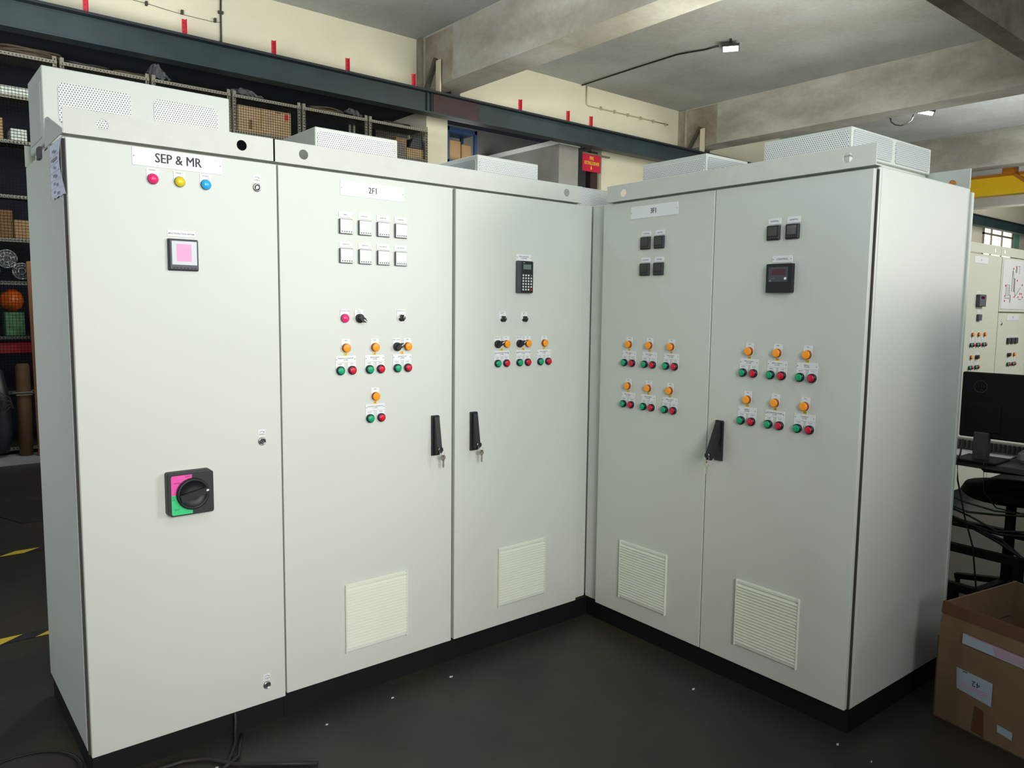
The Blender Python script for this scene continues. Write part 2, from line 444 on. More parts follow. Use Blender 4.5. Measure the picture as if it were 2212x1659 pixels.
def open_label(parent, x, z):
    m = MB(); m.box(x-.0132, x+.0132, -.0009, -.0001, z-.0125, z+.0125)
    m.text('OPEN', x+.0005, -.0012, z-.0062, .0062, 1, sx=1.0)
    pts = [(x-.009+.018*k/8, z+.0015+.0045*math.sin(PI*k/8)) for k in range(9)]
    for p, q in zip(pts[:-1], pts[1:]):
        m.add([(p[0], -.0012, p[1]-.0007), (q[0], -.0012, q[1]-.0007), (q[0], -.0012, q[1]+.0007), (p[0], -.0012, p[1]+.0007)], [(0, 1, 2, 3)], 1)
    m.add([(x+.0095, -.0012, z+.0002), (x+.0055, -.0012, z+.0018), (x+.0085, -.0012, z+.0055)], [(0, 1, 2)], 1)
    return m.build('open_label', ['white_plate', 'ink'], parent)

def plate_holes(m, x0, x1, z0, z1, y0, y1, holes, r=.018, mi=0, n=32):
    """sheet with round lifting holes, from y0 (front) to y1"""
    H = (z1-z0)/2; zc = (z0+z1)/2; cur = x0
    for cx, cz in sorted(holes):
        a, b = cx-H*.9, cx+H*.9
        m.box(cur, a, y0, y1, z0, z1, mi)
        for yy, fl in ((y0, 0), (y1, 1)):
            vs = []; fs = []
            for k in range(n):
                t = 2*PI*k/n; c, s_ = math.cos(t), math.sin(t)
                q = max(abs(c)/(H*.9), 0)
                sc = min((H*.9)/abs(c) if abs(c) > 1e-6 else 1e9, ((z1-cz) if s_ > 0 else (cz-z0))/abs(s_) if abs(s_) > 1e-6 else 1e9)
                vs += [(cx+r*c, yy, cz+r*s_), (cx+c*sc, yy, cz+s_*sc)]
            for k in range(n):
                i, j = 2*k, 2*((k+1) % n)
                fs.append([i, j, j+1, i+1])
            m.add(vs, fs, mi)
            # corners
            for X in (a, b):
                for Z in (z0, z1):
                    near = sorted([v for v in vs[1::2]], key=lambda v: (v[0]-X)**2+(v[2]-Z)**2)[:2]
                    m.add([(X, yy, Z), near[0], near[1]], [(0, 1, 2)], mi)
        rim = []; 
        for k in range(n):
            t = 2*PI*k/n; rim += [(cx+r*math.cos(t), y0, cz+r*math.sin(t)), (cx+r*math.cos(t), y1, cz+r*math.sin(t))]
        m.add(rim, [[2*k, 2*((k+1) % n), 2*((k+1) % n)+1, 2*k+1] for k in range(n)], mi)
        m.box(a, b, y0, y1, z0, z0+.0003, mi); m.box(a, b, y0, y1, z1-.0003, z1, mi)
        cur = b
    m.box(cur, x1, y0, y1, z0, z1, mi)
    return m

def round_rect(x0, x1, z0, z1, r, n=5):
    pl = []
    for cx, cz, a0 in ((x1-r, z1-r, 0), (x0+r, z1-r, PI/2), (x0+r, z0+r, PI), (x1-r, z0+r, 1.5*PI)):
        for k in range(n+1):
            a = a0+PI/2*k/n; pl.append((cx+r*math.cos(a), cz+r*math.sin(a)))
    return pl
def exhaust_box(parent, x0, x1, y0, y1, z0, z1, front, left=None, collar=0., right=None):
    """sheet-metal roof exhaust cover with perforated panels"""
    bx = MB(); bx.box(x0, x1, y0, y1, z0, z1, 0, .003)
    if collar: bx.box(x0+.012, x1-.012, y0+.012, y1-.012, z0-collar, z0)
    o = bx.build('exhaust_cover', ['cabinet_paint'], parent)
    for (a, b, c, d) in front:
        m = MB(); m.prism(round_rect(a, b, c, d, .018), y0-.0025, y0+.001); m.build('perforated_panel', ['perforated_x'], o)
    for (a, b, c, d) in (left or []):
        m = MB(); m.prism(round_rect(a, b, c, d, .012), x0-.0025, x0+.001, 'YZ'); m.build('perforated_panel', ['perforated_y'], o)
    for (a, b, c, d) in (right or []):
        m = MB(); m.prism(round_rect(a, b, c, d, .012), x1-.001, x1+.0025, 'YZ'); m.build('perforated_panel', ['perforated_y'], o)
    return o

def door_panel(parent, x0, x1, z0, z1):
    m = MB(); m.box(x0, x1, 0, .021, z0, z1, 0, .0015)
    m.box(x0+.008, x1-.008, .021, .029, z0+.008, z1-.008, 1)
    return m.build('cabinet_door', ['cabinet_paint', 'gasket'], parent)
def body_shell(parent, x0, x1, y0, y1, z0, z1):
    m = MB()
    m.box(x0, x1, y0, y1, z0, z1, 0, .003)
    m.box(x0-.0012, x1+.0012, y0+.018, y0+.0205, z0+.004, z1-.004, 0)   # fold line of the front frame
    return m.build('cabinet_body', ['cabinet_paint'], parent)
def keys(loc, rz, label, spin=0.):
    """a ring with a key hanging from a lock; origin at the lock face, local -y outward"""
    t = empty('key_ring', loc, rz, label, 'keys', 'keys left in the cabinet locks')
    m = MB(); m.lathe((0, 0, 0), [(.003, 0), (.003, .006)], 8); m.prism(round_rect(-.009, .009, -.0105, .0105, .008), -.0075, -.0055)
    m.build('inserted_key', ['black_plastic'], t)
    m = MB(); m.tube([(.012*math.cos(a)+.004, -.009+.004*math.sin(a), -.012+.012*math.sin(a)) for a in [2*PI*k/20 for k in range(20)]], .0008, 6, closed=True)
    m.build('ring', ['chrome'], t)
    m = MB(); m.lathe((.006, -.010, -.034), [(.0125, 0), (.0125, .0022)], 20, axis='-y')
    m.box(.003, .0095, -.0122, -.010, -.076, -.044)
    for k in range(4): m.box(.0095, .0118, -.0122, -.010, -.072+k*.007, -.068+k*.007)
    m.lathe((.006, -.0125, -.027), [(.0028, 0), (.0028, .0006)], 10, mi=1)
    m.build('hanging_key', ['key_brass', 'black_plastic'], t)
    return t

# ================================================================== CABINET "SEP & MR"
ca = empty('control_cabinet', (0, 0, 0), 0, 'tall pale grey control cabinet with a single door, plate SEP & MR and large rotary switch', 'cabinet')
body_shell(ca, -2.293, -1.6245, .030, .765, .095, 2.104)
MB().box(-2.285, -1.6245, .016, .755, 0, .095).build('plinth', ['plinth_black'], ca)
d = door_panel(ca, -2.2885, -1.6215, .091, 2.096)
nameplate(d, -1.9595, 2.0645, .285, .0575, ['SEP & MR'], .031, ('white_plate_big', 'ink', 'grey_ink'), sx=.86, bold=.022)
for x, c, l, t in ((-2.042, 'pink_lens', 'red', 'PHASE R'), (-1.958, 'yellow_lens', 'yellow', 'PHASE Y'), (-1.873, 'blue_lens', 'blue', 'PHASE B')):
    legend(d, x, 1.9965, t); dome(d, x, 1.9965, c, l+' phase indicator lamp')
for z in (2.038, 1.125, .191):
    open_label(d, -1.695, z); cam_lock(d, -1.695, z-.0315)
nameplate(d, -1.957, 1.8255, .090, .021, ['MULTIFUNCTION METER'], .0052)
m = MB(); m.box(-2.004, -1.906, -.010, -.0002, 1.703, 1.808, 0, .002); m.box(-2.002, -1.908, -.019, -.010, 1.705, 1.806, 0, .003)
m.box(-1.994, -1.914, -.0197, -.018, 1.722, 1.800, 2); m.box(-1.979, -1.931, -.0202, -.019, 1.7335, 1.791, 1)
for k in range(7): m.box(-1.992+k*.0115, -1.985+k*.0115, -.0203, -.018, 1.7095, 1.7135, 3)
o = m.build('multifunction_meter', ['dark_grey_plastic', 'pink_film', 'clear_film', 'black_plastic'], d); o['label'] = 'dark grey square meter with a pink filmed screen'
# main rotary switch
m = MB(); cx, cz = -1.963, .948
m.prism(round_rect(cx-.073, cx+.073, cz-.073, cz+.073, .008), -.030, -.0002)
m.prism(round_rect(cx-.0715, cx+.0735, cz-.0735, cz+.0715, .008), -.050, -.033)
m.prism([(cx-.066, cz), (cx-.066, cz+.062), (cx-.062, cz+.066), (cx+.002, cz+.066), (cx+.002, cz)], -.0508, -.050, mi=1)
m.prism([(cx-.066, cz), (cx+.002, cz), (cx+.002, cz-.069), (cx-.062, cz-.069), (cx-.066, cz-.064)], -.0508, -.050, mi=2)
m.text('ON I', cx-.010, -.0512, cz+.0595, .007, 3); m.text('TRIPPED', cx-.048, -.0512, cz+.040, .0055, 3, sx=.8)
m.text('O', cx-.0615, -.0512, cz-.007, .0062, 3, sx=.8); m.text('OFF', cx-.0600, -.0512, cz-.0165, .0050, 3, sx=.62); m.text('RESET', cx-.048, -.0512, cz-.050, .0055, 3, sx=.8)
o = m.build('rotary_switch', ['black_soft', 'switch_pink', 'switch_green', 'ink'], d); o['label'] = 'square black isolator switch with pink and green quadrants'
m = MB(); m.lathe((cx+.002, -.050, cz), [(.054, 0), (.054, .013), (.051, .017), (.046, .018), (.045, .013), (.020, .013)], 40)
ang = math.radians(14)
def R(u, w): return (cx+.002+u*math.cos(ang)-w*math.sin(ang), cz+u*math.sin(ang)+w*math.cos(ang))
m.prism([R(-.045, -.013), R(.045, -.010), R(.050, 0), R(.045, .010), R(-.045, .013)], -.079, -.062)
m.prism([R(.040, -.003), R(.048, -.003), R(.048, .003), R(.040, .003)], -.0796, -.079, mi=1)
m.build('switch_knob', ['black_plastic', 'white_plate'], d)
m = MB(); plate_holes(m, -2.2955, -1.6365, 2.1045, 2.183, -.011, -.008, [(-2.187, 2.1440), (-1.7495, 2.1440)])
m.box(-2.2955, -1.6365, -.008, .035, 2.1045, 2.1065); m.build('header_plate', ['header_paint'], ca)
m = MB(); m.prism([(-.006, 2.106), (.310, 2.106), (.285, 2.199), (.235, 2.196), (-.006, 2.118)], -2.297, -2.2945, 'YZ'); m.build('side_gusset', ['cabinet_paint'], ca)
eb = exhaust_box(ca, -2.290, -1.658, .358, .650, 2.130, 2.390, [(-2.243, -2.012, 2.205, 2.342), (-1.935, -1.705, 2.205, 2.342)], None, .026)
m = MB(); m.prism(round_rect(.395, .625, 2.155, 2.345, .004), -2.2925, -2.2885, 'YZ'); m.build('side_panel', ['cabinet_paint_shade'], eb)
MB().box(-2.288, -1.63, .768, .790, .11, 2.09, 0, .003).build('rear_door', ['cabinet_paint'], ca)
MB().box(-2.2955, -1.6365, .758, .762, 2.1045, 2.183).build('rear_header', ['header_paint'], ca)
MB().box(-2.302, -2.292, .395, .45, 2.085, 2.125).build('black_clip', ['black_plastic'], ca)
# paper on the side
m = MB(); N = 8
for i in range(N):
    for j in range(2):
        pass
vs = []; fs = []
cols, rows = 6, 10
for r in range(rows+1):
    for c in range(cols+1):
        t = c/cols; u = r/rows
        y = -.006+.207*t+(.012*(1-t))*math.sin(u*PI); z = 2.093-.170*u+(.004 if r == rows and c % 2 else 0)
        vs.append((-2.2995-.007*math.sin(u*PI*1.3)*(1-t), y, z))
for r in range(rows):
    for c in range(cols): a = r*(cols+1)+c; fs.append([a, a+1, a+cols+2, a+cols+1])
m.add(vs, fs, 0, True)
for k, (w, t) in enumerate(((.05, 0), (.11, 1), (.03, 0), (.055, 1), (.045, 0), (.04, 1))):
    z = 2.062-.025*k
    m.box(-2.3062, -2.3056, .012, .19, z-.0125, z-.0119, 1)
    n = int(w/.008); y = .10-w/2
    for q in range(n): m.box(-2.3066, -2.3062, y+q*.008, y+q*.008+.0055, z-.0035, z+.0045, 1)
o = m.build('paper_sheet', ['paper', 'grey_ink']); tag(o, 'bluish white printed paper sheet taped to the left side of the leftmost cabinet', 'paper')

# ================================================================== CABINET 2F1
cb = empty('control_cabinet', (0, 0, 0), 0, 'wide pale grey two-door control cabinet marked 2F1 with two black swing handles', 'cabinet')
body_shell(cb, -1.6222, .026, .030, .82, .095, 2.104)
MB().box(-1.624, .028, .0147, .81, 0, .094).build('plinth', ['plinth_black'], cb)
d2 = door_panel(cb, -1.6155, -.8455, .100, 2.096)
d3 = door_panel(cb, -.8300, -.0657, .100, 2.096)
nameplate(d2, -1.229, 2.042, .282, .056, ['2F1'], .024, ('white_plate_big', 'ink', 'grey_ink'), sx=.85, bold=.015)
for i, x in enumerate((-1.350, -1.268, -1.186, -1.105)):
    nameplate(d2, x, 1.941, .056, .0215, [('TIMER-1', 'AMMETER', 'AMMETER', 'AMMETER')[i]], .0048, screws=False); meter(d2, x, 1.8965, False)
    nameplate(d2, x, 1.8285, .056, .0215, [('AMMETER', 'AMMETER', 'VOLTMETER', 'VOLTMETER')[i]], .0048, screws=False); meter(d2, x, 1.785, False)
legend(d2, -1.357, 1.544, 'CONTROL ON'); dome(d2, -1.357, 1.544, 'pink_lens', 'pink indicator lamp')
legend(d2, -1.296, 1.544, '', ['SPACE', 'HEATER']); selector(d2, -1.294, 1.544, math.radians(-35))
legend(d2, -1.103, 1.546, 'EXTRACTOR'); pot(d2, -1.103, 1.546)
starter(d2, -1.354, 1.4285, '1', ['FEEDING CONVEYOR', '(5 HP)'])
starter(d2, -1.226, 1.4285, '2', ['DRUM SHAFT', '(2 HP)'])
starter(d2, -1.098, 1.4285, '3', ['EXTRACTOR', '(2 HP)'], selx=1)
starter(d2, -1.225, 1.2305, '4', ['SOLVENT CONVEYOR', '(1 HP)'])
vent(d2, -1.369, -1.079, .192, .475)
k1 = swing_handle(d2, -.9365, .957, 1.130, .030)
nameplate(d3, -.446, 1.824, .090, .029, ['DESOLVENTISER', 'TOASTER'], .0060)
m = MB(); m.box(-.494, -.403, -.020, -.0002, 1.662, 1.808, 0, .003); m.box(-.476, -.405, -.0225, -.020, 1.664, 1.806, 4, .002)
m.box(-.466, -.419, -.0230, -.022, 1.770, 1.792, 1)
for r in range(6):
    for c in range(4):
        mi = 2 if not (r == 0 and c == 3) else 1
        if r == 5 and c == 3: mi = 3
        m.box(-.470+c*.0160, -.461+c*.0160, -.0240, -.022, 1.7385-r*.0130, 1.7465-r*.0130, mi, .001)
m.text('VVF', -.462, -.0229, 1.799, .005, 2)
o = m.build('keypad_unit', ['dark_grey_plastic', 'lcd_green', 'key_white', 'red_cap', 'black_plastic'], d3); o['label'] = 'dark grey drive keypad with white keys and small display'
for x, l in ((-.570, ['DESOLVENT', 'TOASTER']), (-.441, ['FLAKES', 'FINAL'])):
    legend(d3, x, 1.5425, '', l); pot(d3, x, 1.5425)
starter(d3, -.571, 1.4285, '5', ['DESOLVENTISER TOASTER', '(10 HP)'], selx=1)
starter(d3, -.442, 1.4285, '6', ['FLAKES FINAL CONVEYOR', '(2 HP)'], selx=1)
starter(d3, -.313, 1.4285, '7', ['MIS CONVEYOR', '(1 HP)'])
vent(d3, -.583, -.291, .192, .474)
k2 = swing_handle(d3, -.7310, .957, 1.130, .030)
m = MB(); plate_holes(m, -1.6295, -.0875, 2.1040, 2.182, -.011, -.008, [(-1.5215, 2.1430), (-.1905, 2.1430)])
m.box(-1.6295, -.0875, -.008, .035, 2.1040, 2.106); m.build('header_plate', ['header_paint'], cb)
for x0, x1 in ((-1.418, -1.050), (-.632, -.268)):
    exhaust_box(cb, x0, x1, .11, .43, 2.112, 2.281, [(x0+.010, x1-.010, 2.12, 2.268)], [(.125, .415, 2.12, 2.262)] if x0 > -1 else None)
MB().box(-1.6228, -1.6150, .0215, .0305, .10, 2.094).box(-.848, -.8365, .0215, .0305, .10, 2.094).build('seam_shade', ['gasket'], cb)  # dark strips added as the shade in the gaps between doors
MB().box(-2.2945, -2.2855, .022, .0305, .095, 2.094).build('seam_shade', ['gasket'], ca)  # dark strip added as gap shade along the left door edge
# corner infill between the two banks
cc = empty('corner_cover', (0, 0, 0), 0, 'pale grey corner infill with a low perforated cover joining the two cabinet banks', 'corner cover')
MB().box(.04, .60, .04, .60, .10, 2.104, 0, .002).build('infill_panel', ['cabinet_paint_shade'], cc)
m = MB(); m.box(.02, .30, .13, .50, 2.112, 2.212, 0, .003); m.build('exhaust_cover', ['cabinet_paint'], cc)
m = MB(); m.prism(round_rect(.035, .285, 2.118, 2.205, .008), .127, .131); m.build('perforated_panel', ['perforated_x'], cc)

# ================================================================== CABINET 3F1 (local x runs along its doors)
BR = -PI/2-.0271
cd = empty('control_cabinet', (0, 0, 0), BR, 'grey two-door control cabinet marked 3F1 standing at a right angle on the right', 'cabinet')
body_shell(cd, -.029, 1.4165, .0285, .787, .095, 2.104)
MB().box(-.02, 1.413, .03, .787, 0, .094).build('plinth', ['plinth_black'], cd)
d4 = door_panel(cd, .0770, .7350, .099, 2.094)
d5 = door_panel(cd, .7400, 1.4113, .099, 2.094)
nameplate(d4, .3985, 2.040, .283, .056, ['3F1'], .024, ('white_plate_big', 'ink', 'grey_ink'), sx=.8, bold=.03)
for x in (.358, .4405):
    for z in (1.8965, 1.7765):
        nameplate(d4, x, z+.043, .056, .0215, ['VOLTMETER' if x < .4 else 'AMMETER'], .0050, screws=False); meter(d4, x, z, True)
for x in (1.026, 1.1085):
    nameplate(d5, x, 1.941, .057, .023, ['AMMETER'], .0058, screws=False); meter(d5, x, 1.8965, True)
nameplate(d5, 1.067, 1.793, .088, .026, ['CONTROL'], .0078)
m = MB(); rx, rz = 1.066, 1.719
m.prism(round_rect(rx-.056, rx+.056, rz-.056, rz+.056, .004), -.020, -.0002)
m.box(rx-.044, rx+.040, -.0213, -.020, rz-.014, rz+.043, 1); m.box(rx-.030, rx+.028, -.0220, -.0208, rz+.012, rz+.035, 2)
m.lathe((rx+.030, -.021, rz-.002), [(.0055, 0), (.005, .003)], 14, mi=3); m.lathe((rx-.036, -.021, rz-.010), [(.004, 0), (.004, .001)], 12, mi=4)
m.text('kVAr', rx-.024, -.0222, rz-.001, .006, 4)
o = m.build('power_relay', ['black_plastic', 'dark_grey_plastic', 'red_window', 'white_plate', 'grey_ink'], d5); o['label'] = 'square black relay with a dark red display'
nm = [['MISC. TANK-1', '(1 HP)'], ['MISC. TANK-2', '(2 HP)'], ['SPRAY PUMP-1', '(1.5 HP)'], ['SPRAY PUMP-2', '(1.5 HP)'], ['SPRAY PUMP-3', '(1.5 HP)'], ['SPRAY PUMP-4', '(1.5 HP)']]
nr = [['SPRAY PUMP-5', '(1.5 HP)'], ['SPRAY PUMP-6', '(1.5 HP)'], ['SPARE-1', '(7.5 HP)'], ['SPARE-2', '(5.5 HP)'], ['RECUPERATION PUMP-1', '(3 HP)'], ['CONTROL', '(5 HP)']]
for i in range(6):
    starter(d4, (.270, .398, .527)[i % 3], (1.4270, 1.2285)[i//3], str(8+i), nm[i])
    starter(d5, (.936, 1.065, 1.194)[i % 3], (1.4270, 1.2290)[i//3], str(14+i), nr[i])
vent(d4, .248, .544, .182, .470)
vent(d5, .922, 1.214, .184, .470)
k3 = swing_handle(d5, .8070, .956, 1.128, .066)
m = MB(); plate_holes(m, .1085, 1.4225, 2.1030, 2.1790, -.011, -.008, [(.2150, 2.1385), (1.3180, 2.1410)])
m.box(.1085, 1.4225, -.008, .035, 2.1030, 2.105); m.build('header_plate', ['header_paint'], cd)
exhaust_box(cd, .222, .598, .110, .412, 2.112, 2.281, [(.234, .586, 2.12, 2.262)], None, 0, [(.12, .40, 2.12, 2.268)])
e5 = exhaust_box(cd, .885, 1.262, .112, .760, 2.175, 2.281, [(.897, 1.250, 2.18, 2.271)], None, .062, [(.125, .42, 2.185, 2.272), (.45, .745, 2.185, 2.272)])
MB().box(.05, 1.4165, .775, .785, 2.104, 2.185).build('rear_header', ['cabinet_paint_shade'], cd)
MB().box(.05, 1.424, .790, .812, .11, 2.09, 0, .003).build('rear_door', ['cabinet_paint'], cd)
m = MB(); m.tube([(1.36, .76, 2.115), (1.38, .70, 2.122), (1.40, .66, 2.112)], .012, 8); m.build('roof_cable', ['crane_orange'], cd)

MB().box(.7335, .7420, .0215, .0290, .10, 2.090).box(1.4060, 1.4175, .0215, .0288, .10, 2.092).build('seam_shade', ['gasket'], cd)  # dark strips standing in for shade in the door gaps
def wpos(root, p): 
    return Matrix.Translation(root.location) @ Matrix.Rotation(root.rotation_euler.z, 4, 'Z') @ Vector(p)
keys(k1, 0, 'keys hanging from the left handle of the cabinet marked 2F1')
keys(k2, 0, 'round-headed key hanging from the right handle of the cabinet marked 2F1')
keys(wpos(cd, k3), BR, 'keys hanging from the handle of the cabinet marked 3F1')

# ================================================================== FAR CABINETS (right background)
def far_cabinet(x0, x1, label):
    return empty('control_cabinet', (0, 0, 0), 0, label, 'cabinet', None)
YF = -.2
fa = empty('control_cabinet', (0, YF, 0), 0, 'distant pale cabinet with two small meters above rows of orange lamps, behind the monitor', 'cabinet')
MB().box(4.02, 4.858, .03, .6, .1, 2.104, 0, .003).build('cabinet_body', ['far_paint'], fa)
MB().box(4.03, 4.85, .04, .58, 0, .1).build('plinth', ['plinth_black'], fa)
m = MB(); m.box(4.03, 4.925, 0, .025, .1, 2.097, 0, .002); fd = m.build('cabinet_door', ['far_paint'], fa)
m = MB(); plate_holes(m, 4.02, 4.862, 2.104, 2.183, -.011, -.008, [(4.735, 2.143)]); m.build('header_plate', ['far_paint'], fa)
nameplate(fd, 4.455, 2.045, .30, .056, ['4'], .022)
m = MB(); m.box(4.395, 4.545, -.03, 0, 1.655, 1.757, 0, .005); m.box(4.43, 4.50, -.0315, -.029, 1.72, 1.742, 1)
m.build('keypad_unit', ['dark_grey_plastic', 'red_window'], fd); nameplate(fd, 4.44, 1.773, .08, .022, ['TIMER'], .006)
m = MB(); m.box(4.43, 4.505, -.02, 0, 1.537, 1.590, 0, .003); m.build('panel_meter', ['dark_grey_plastic'], fd); nameplate(fd, 4.465, 1.605, .06, .022, ['METER'], .006)
for i, x in enumerate((4.36, 4.495, 4.63)): starter(fd, x, 1.4185, str(20+i), ['FEEDER', '(5 HP)'])
starter(fd, 4.36, 1.226, '23', ['BLOWER', '(2 HP)']); starter(fd, 4.497, 1.226, '24', ['CRUSHER', '(2 HP)'], selx=1)
fb = empty('control_cabinet', (0, YF, 0), 0, 'distant pale cabinet with a white process diagram panel on its upper half', 'cabinet')
MB().box(4.866, 6.3, .03, .6, .1, 2.104, 0, .003).build('cabinet_body', ['far_paint'], fb)
MB().box(4.87, 6.29, .04, .58, 0, .1).build('plinth', ['plinth_black'], fb)
m = MB(); plate_holes(m, 4.868, 6.3, 2.104, 2.183, -.011, -.008, [(4.962, 2.143)]); m.build('header_plate', ['far_paint'], fb)
m = MB(); m.box(4.935, 6.25, -.002, .025, 1.615, 2.097, 0, .002); m.box(4.962, 6.22, -.006, -.002, 1.64, 2.078, 1)
for a, b, c, d_ in ((5.19, 5.20, 1.80, 1.99), (5.235, 5.27, 1.80, 1.92), (5.27, 5.30, 1.97, 2.02), (5.05, 5.14, 1.76, 1.763), (5.03, 5.15, 1.735, 1.741), (5.32, 5.36, 2.03, 2.034), (5.36, 5.364, 1.96, 2.034), (5.38, 5.46, 1.73, 1.735), (5.16, 5.18, 1.70, 1.77), (5.05, 5.055, 1.763, 1.86), (5.135, 5.14, 1.763, 1.86)):
    m.box(a, b, -.008, -.006, c, d_, 2)
for k in range(6): m.box(5.055, 5.135, -.008, -.006, 1.775+k*.016, 1.778+k*.016, 2)
m.bar((5.30, -.007, 1.762), (5.42, -.007, 1.84), .002, .006, 2); m.bar((5.20, -.007, 1.99), (5.29, -.007, 1.76), .002, .004, 2)
for x, z in ((5.208, 2.004), (5.278, 2.025), (5.321, 1.903), (5.458, 1.864), (5.037, 1.848), (5.035, 1.756), (5.033, 1.713), (5.409, 1.783), (5.45, 1.783), (5.271, 1.752), (5.37, 1.752), (5.482, 1.752)):
    m.lathe((x, -.006, z), [(.009, 0), (.007, .004)], 10, mi=3)
o = m.build('mimic_panel', ['far_paint', 'white_plate_big', 'grey_ink', 'red_cap'], fb); o['label'] = 'white mimic panel with a grey flow diagram and red lamps'
m = MB(); m.box(4.94, 5.690, 0, .025, .1, 1.603, 0, .002); fd = m.build('cabinet_door', ['far_paint'], fb)
m = MB(); m.box(5.697, 6.25, 0, .025, .1, 1.603, 0, .002); m.build('cabinet_door', ['far_paint'], fb)
nameplate(fd, 5.30, 1.563, .31, .052, ['F1'], .022); cam_lock(fd, 5.02, 1.508); open_label(fd, 5.02, 1.54)
for x in (5.215, 5.312, 5.406):
    m = MB(); m.box(x-.037, x+.037, -.015, 0, 1.325, 1.378, 0, .003); m.build('panel_meter', ['black_plastic'], fd); nameplate(fd, x, 1.392, .06, .018, ['METER'], .005, screws=False)
starter(fd, 5.255, 1.224, '30', ['PUMP', '(2 HP)'], selx=1); starter(fd, 5.387, 1.224, '31', ['FAN', '(2 HP)'])

# ================================================================== ROOM SETTING
ZC = 5.43
struct('floor', MB().box(-9, 34, -8, 10, -.2, 0), 'epoxy_floor')
struct('ceiling', MB().box(-9, 34, -8, 10, ZC, ZC+.2), 'ceiling_plaster')
struct('wall_back', MB().box(-9, 3.595, 7.0, 7.25, 4.52, ZC).box(3.595, 3.97, 7.0, 9.0, 0, ZC).box(3.97, 7.28, 7.0, 7.25, 4.50, ZC).box(7.28, 34, 7.0, 7.25, 0, ZC), 'wall_cream')
struct('wall_recess', MB().box(-9, 3.595, 8.5, 8.7, 0, 4.6), 'recess_shade')
struct('wall_recess_grey', MB().box(3.97, 9.0, 9.0, 9.2, 0, 4.9).box(7.9, 8.0, 7.25, 9.0, 0, 4.9), 'wall_grey')
struct('wall_shade_blocker', MB().box(.95, 7.0, -2.56, -2.48, 0, 1.78), 'wall_grey')  # added out of view to shade the lower side of cabinet 3F1
struct('trim_1', MB().box(3.97, 5.6, 7.25, 7.6, 4.60, 4.80), 'soffit_white')
struct('trim_6', MB().box(-9, 3.595, 7.0, 8.5, 4.48, 4.52), 'recess_shade')
for i, (x0, x1, mm) in enumerate(((3.45, 3.925, 'beam_concrete'), (9.40, 9.86, 'beam_concrete'), (15.4, 15.86, 'beam_concrete'), (21.4, 21.86, 'beam_lit'), (-2.6, -2.13, 'beam_concrete'))):
    if i == 4: continue
    struct('trim_%d' % (i+2), MB().box(x0, x1, -6, 6.98, 4.69 if i != 3 else 4.60, ZC-.002), mm)
struct('trim_7', MB().box(3.93, 9.39, .585, .82, 4.70, ZC-.002), 'concrete_raw')
# rough corbels where the beams sit over the girder
for i, x in enumerate((3.45, 9.40)):
    m = MB(); m.box(x-.012, x+.46, 6.12, 6.80, 4.70, 5.40, 0, .01); m.box(x-.03, x+.30, 6.86, 6.995, 4.53, ZC-.01)
    m.bar((x-.06, 6.45, 5.03), (x-.06, 6.86, 4.42), .05, .05, 1); m.bar((x-.05, 6.40, 4.42), (x-.05, 6.40, 5.0), .02, .10, 2)
    m.box(x+.30, x+.46, 6.6, 6.98, 4.52, 4.69, 1)
    struct('trim_%d' % (i+8), m, ['concrete_raw', 'conduit_dark', 'cream_front'])
# crane girder along the back wall
g = empty('crane_girder', (0, 6.1, 4.17), 0, 'long dark green steel girder running under the concrete beams along the back wall', 'girder')
m = MB(); m.box(-9, 34, .03, .045, .015, .305); m.build('web', ['girder_green'], g)
m = MB(); m.box(-9, 34, -.06, .14, .27, .295); m.build('top_flange', ['girder_edge'], g)
m = MB(); m.box(-9, 34, -.05, .13, 0, .016); m.build('bottom_flange', ['girder_green'], g)
m = MB(); m.prism([(3.13, .0), (3.13, .272), (3.85, .272), (3.92, .19), (3.88, .10), (3.95, .04), (3.80, .0)], .020, .029, mi=0)
for x in (3.02, 3.09): m.box(x, x+.012, .0, .03, 0, .27, 1)
m.build('rust_patch', ['girder_patch', 'girder_green'], g)['label'] = 'dark red primer patch at the joint'
TAB = ((-1.009, 9), (-.07, 9), (.914, 9), (1.85, 9), (2.80, 9), (4.62, 9), (5.58, 9), (6.08, 9), (-1.9, 9))
names = ('leftmost', 'second', 'third', 'fourth', 'fifth', 'sixth', 'seventh', 'rightmost')
for i, (x, _) in enumerate(TAB[:8]):
    m = MB(); m.box(x-.022, x+.022, 6.10, 6.104, 4.465, 4.63); m.box(x+.018, x+.022, 6.07, 6.10, 4.465, 4.63)
    for k in range(3): m.lathe((x-.004, 6.10, 4.50+k*.045), [(.007, 0), (.007, .001)], 8, mi=1)
    o = m.build('red_bracket', ['red_paint', 'ink']); tag(o, '%s of the eight small red upright brackets on top of the green girder' % names[i], 'bracket', 'red brackets on the girder')

# ceiling lamps
def flood(name, loc, rz, label, tilt=0):
    t = empty(name, loc, rz, label, 'lamp')
    m = MB(); m.prism([(-.12, -.12), (.12, -.12), (.12, .12), (-.12, .12)], 0, .035, 'XY'); m.box(-.05, .05, -.05, .05, .035, .06); m.build('housing', ['black_soft'], t)
    m = MB(); m.box(-.105, .105, -.105, .105, -.004, 0); m.build('diffuser', ['lamp_glow'], t)
    m = MB(); m.bar((-.13, 0, .01), (-.13, 0, .10), .03, .006); m.bar((.13, 0, .01), (.13, 0, .10), .03, .006); m.bar((-.13, 0, .10), (.13, 0, .10), .03, .006); m.build('bracket', ['black_soft'], t)
    t.rotation_euler = (tilt, 0, rz)
    return t
flood('flood_light', (6.85, 4.08, 5.33), .6, 'glaring white floodlight on the ceiling between the two big beams')
f2 = flood('flood_light', (10.12, 2.72, 4.74), .5, 'smaller white floodlight beside the far concrete beam', .25)
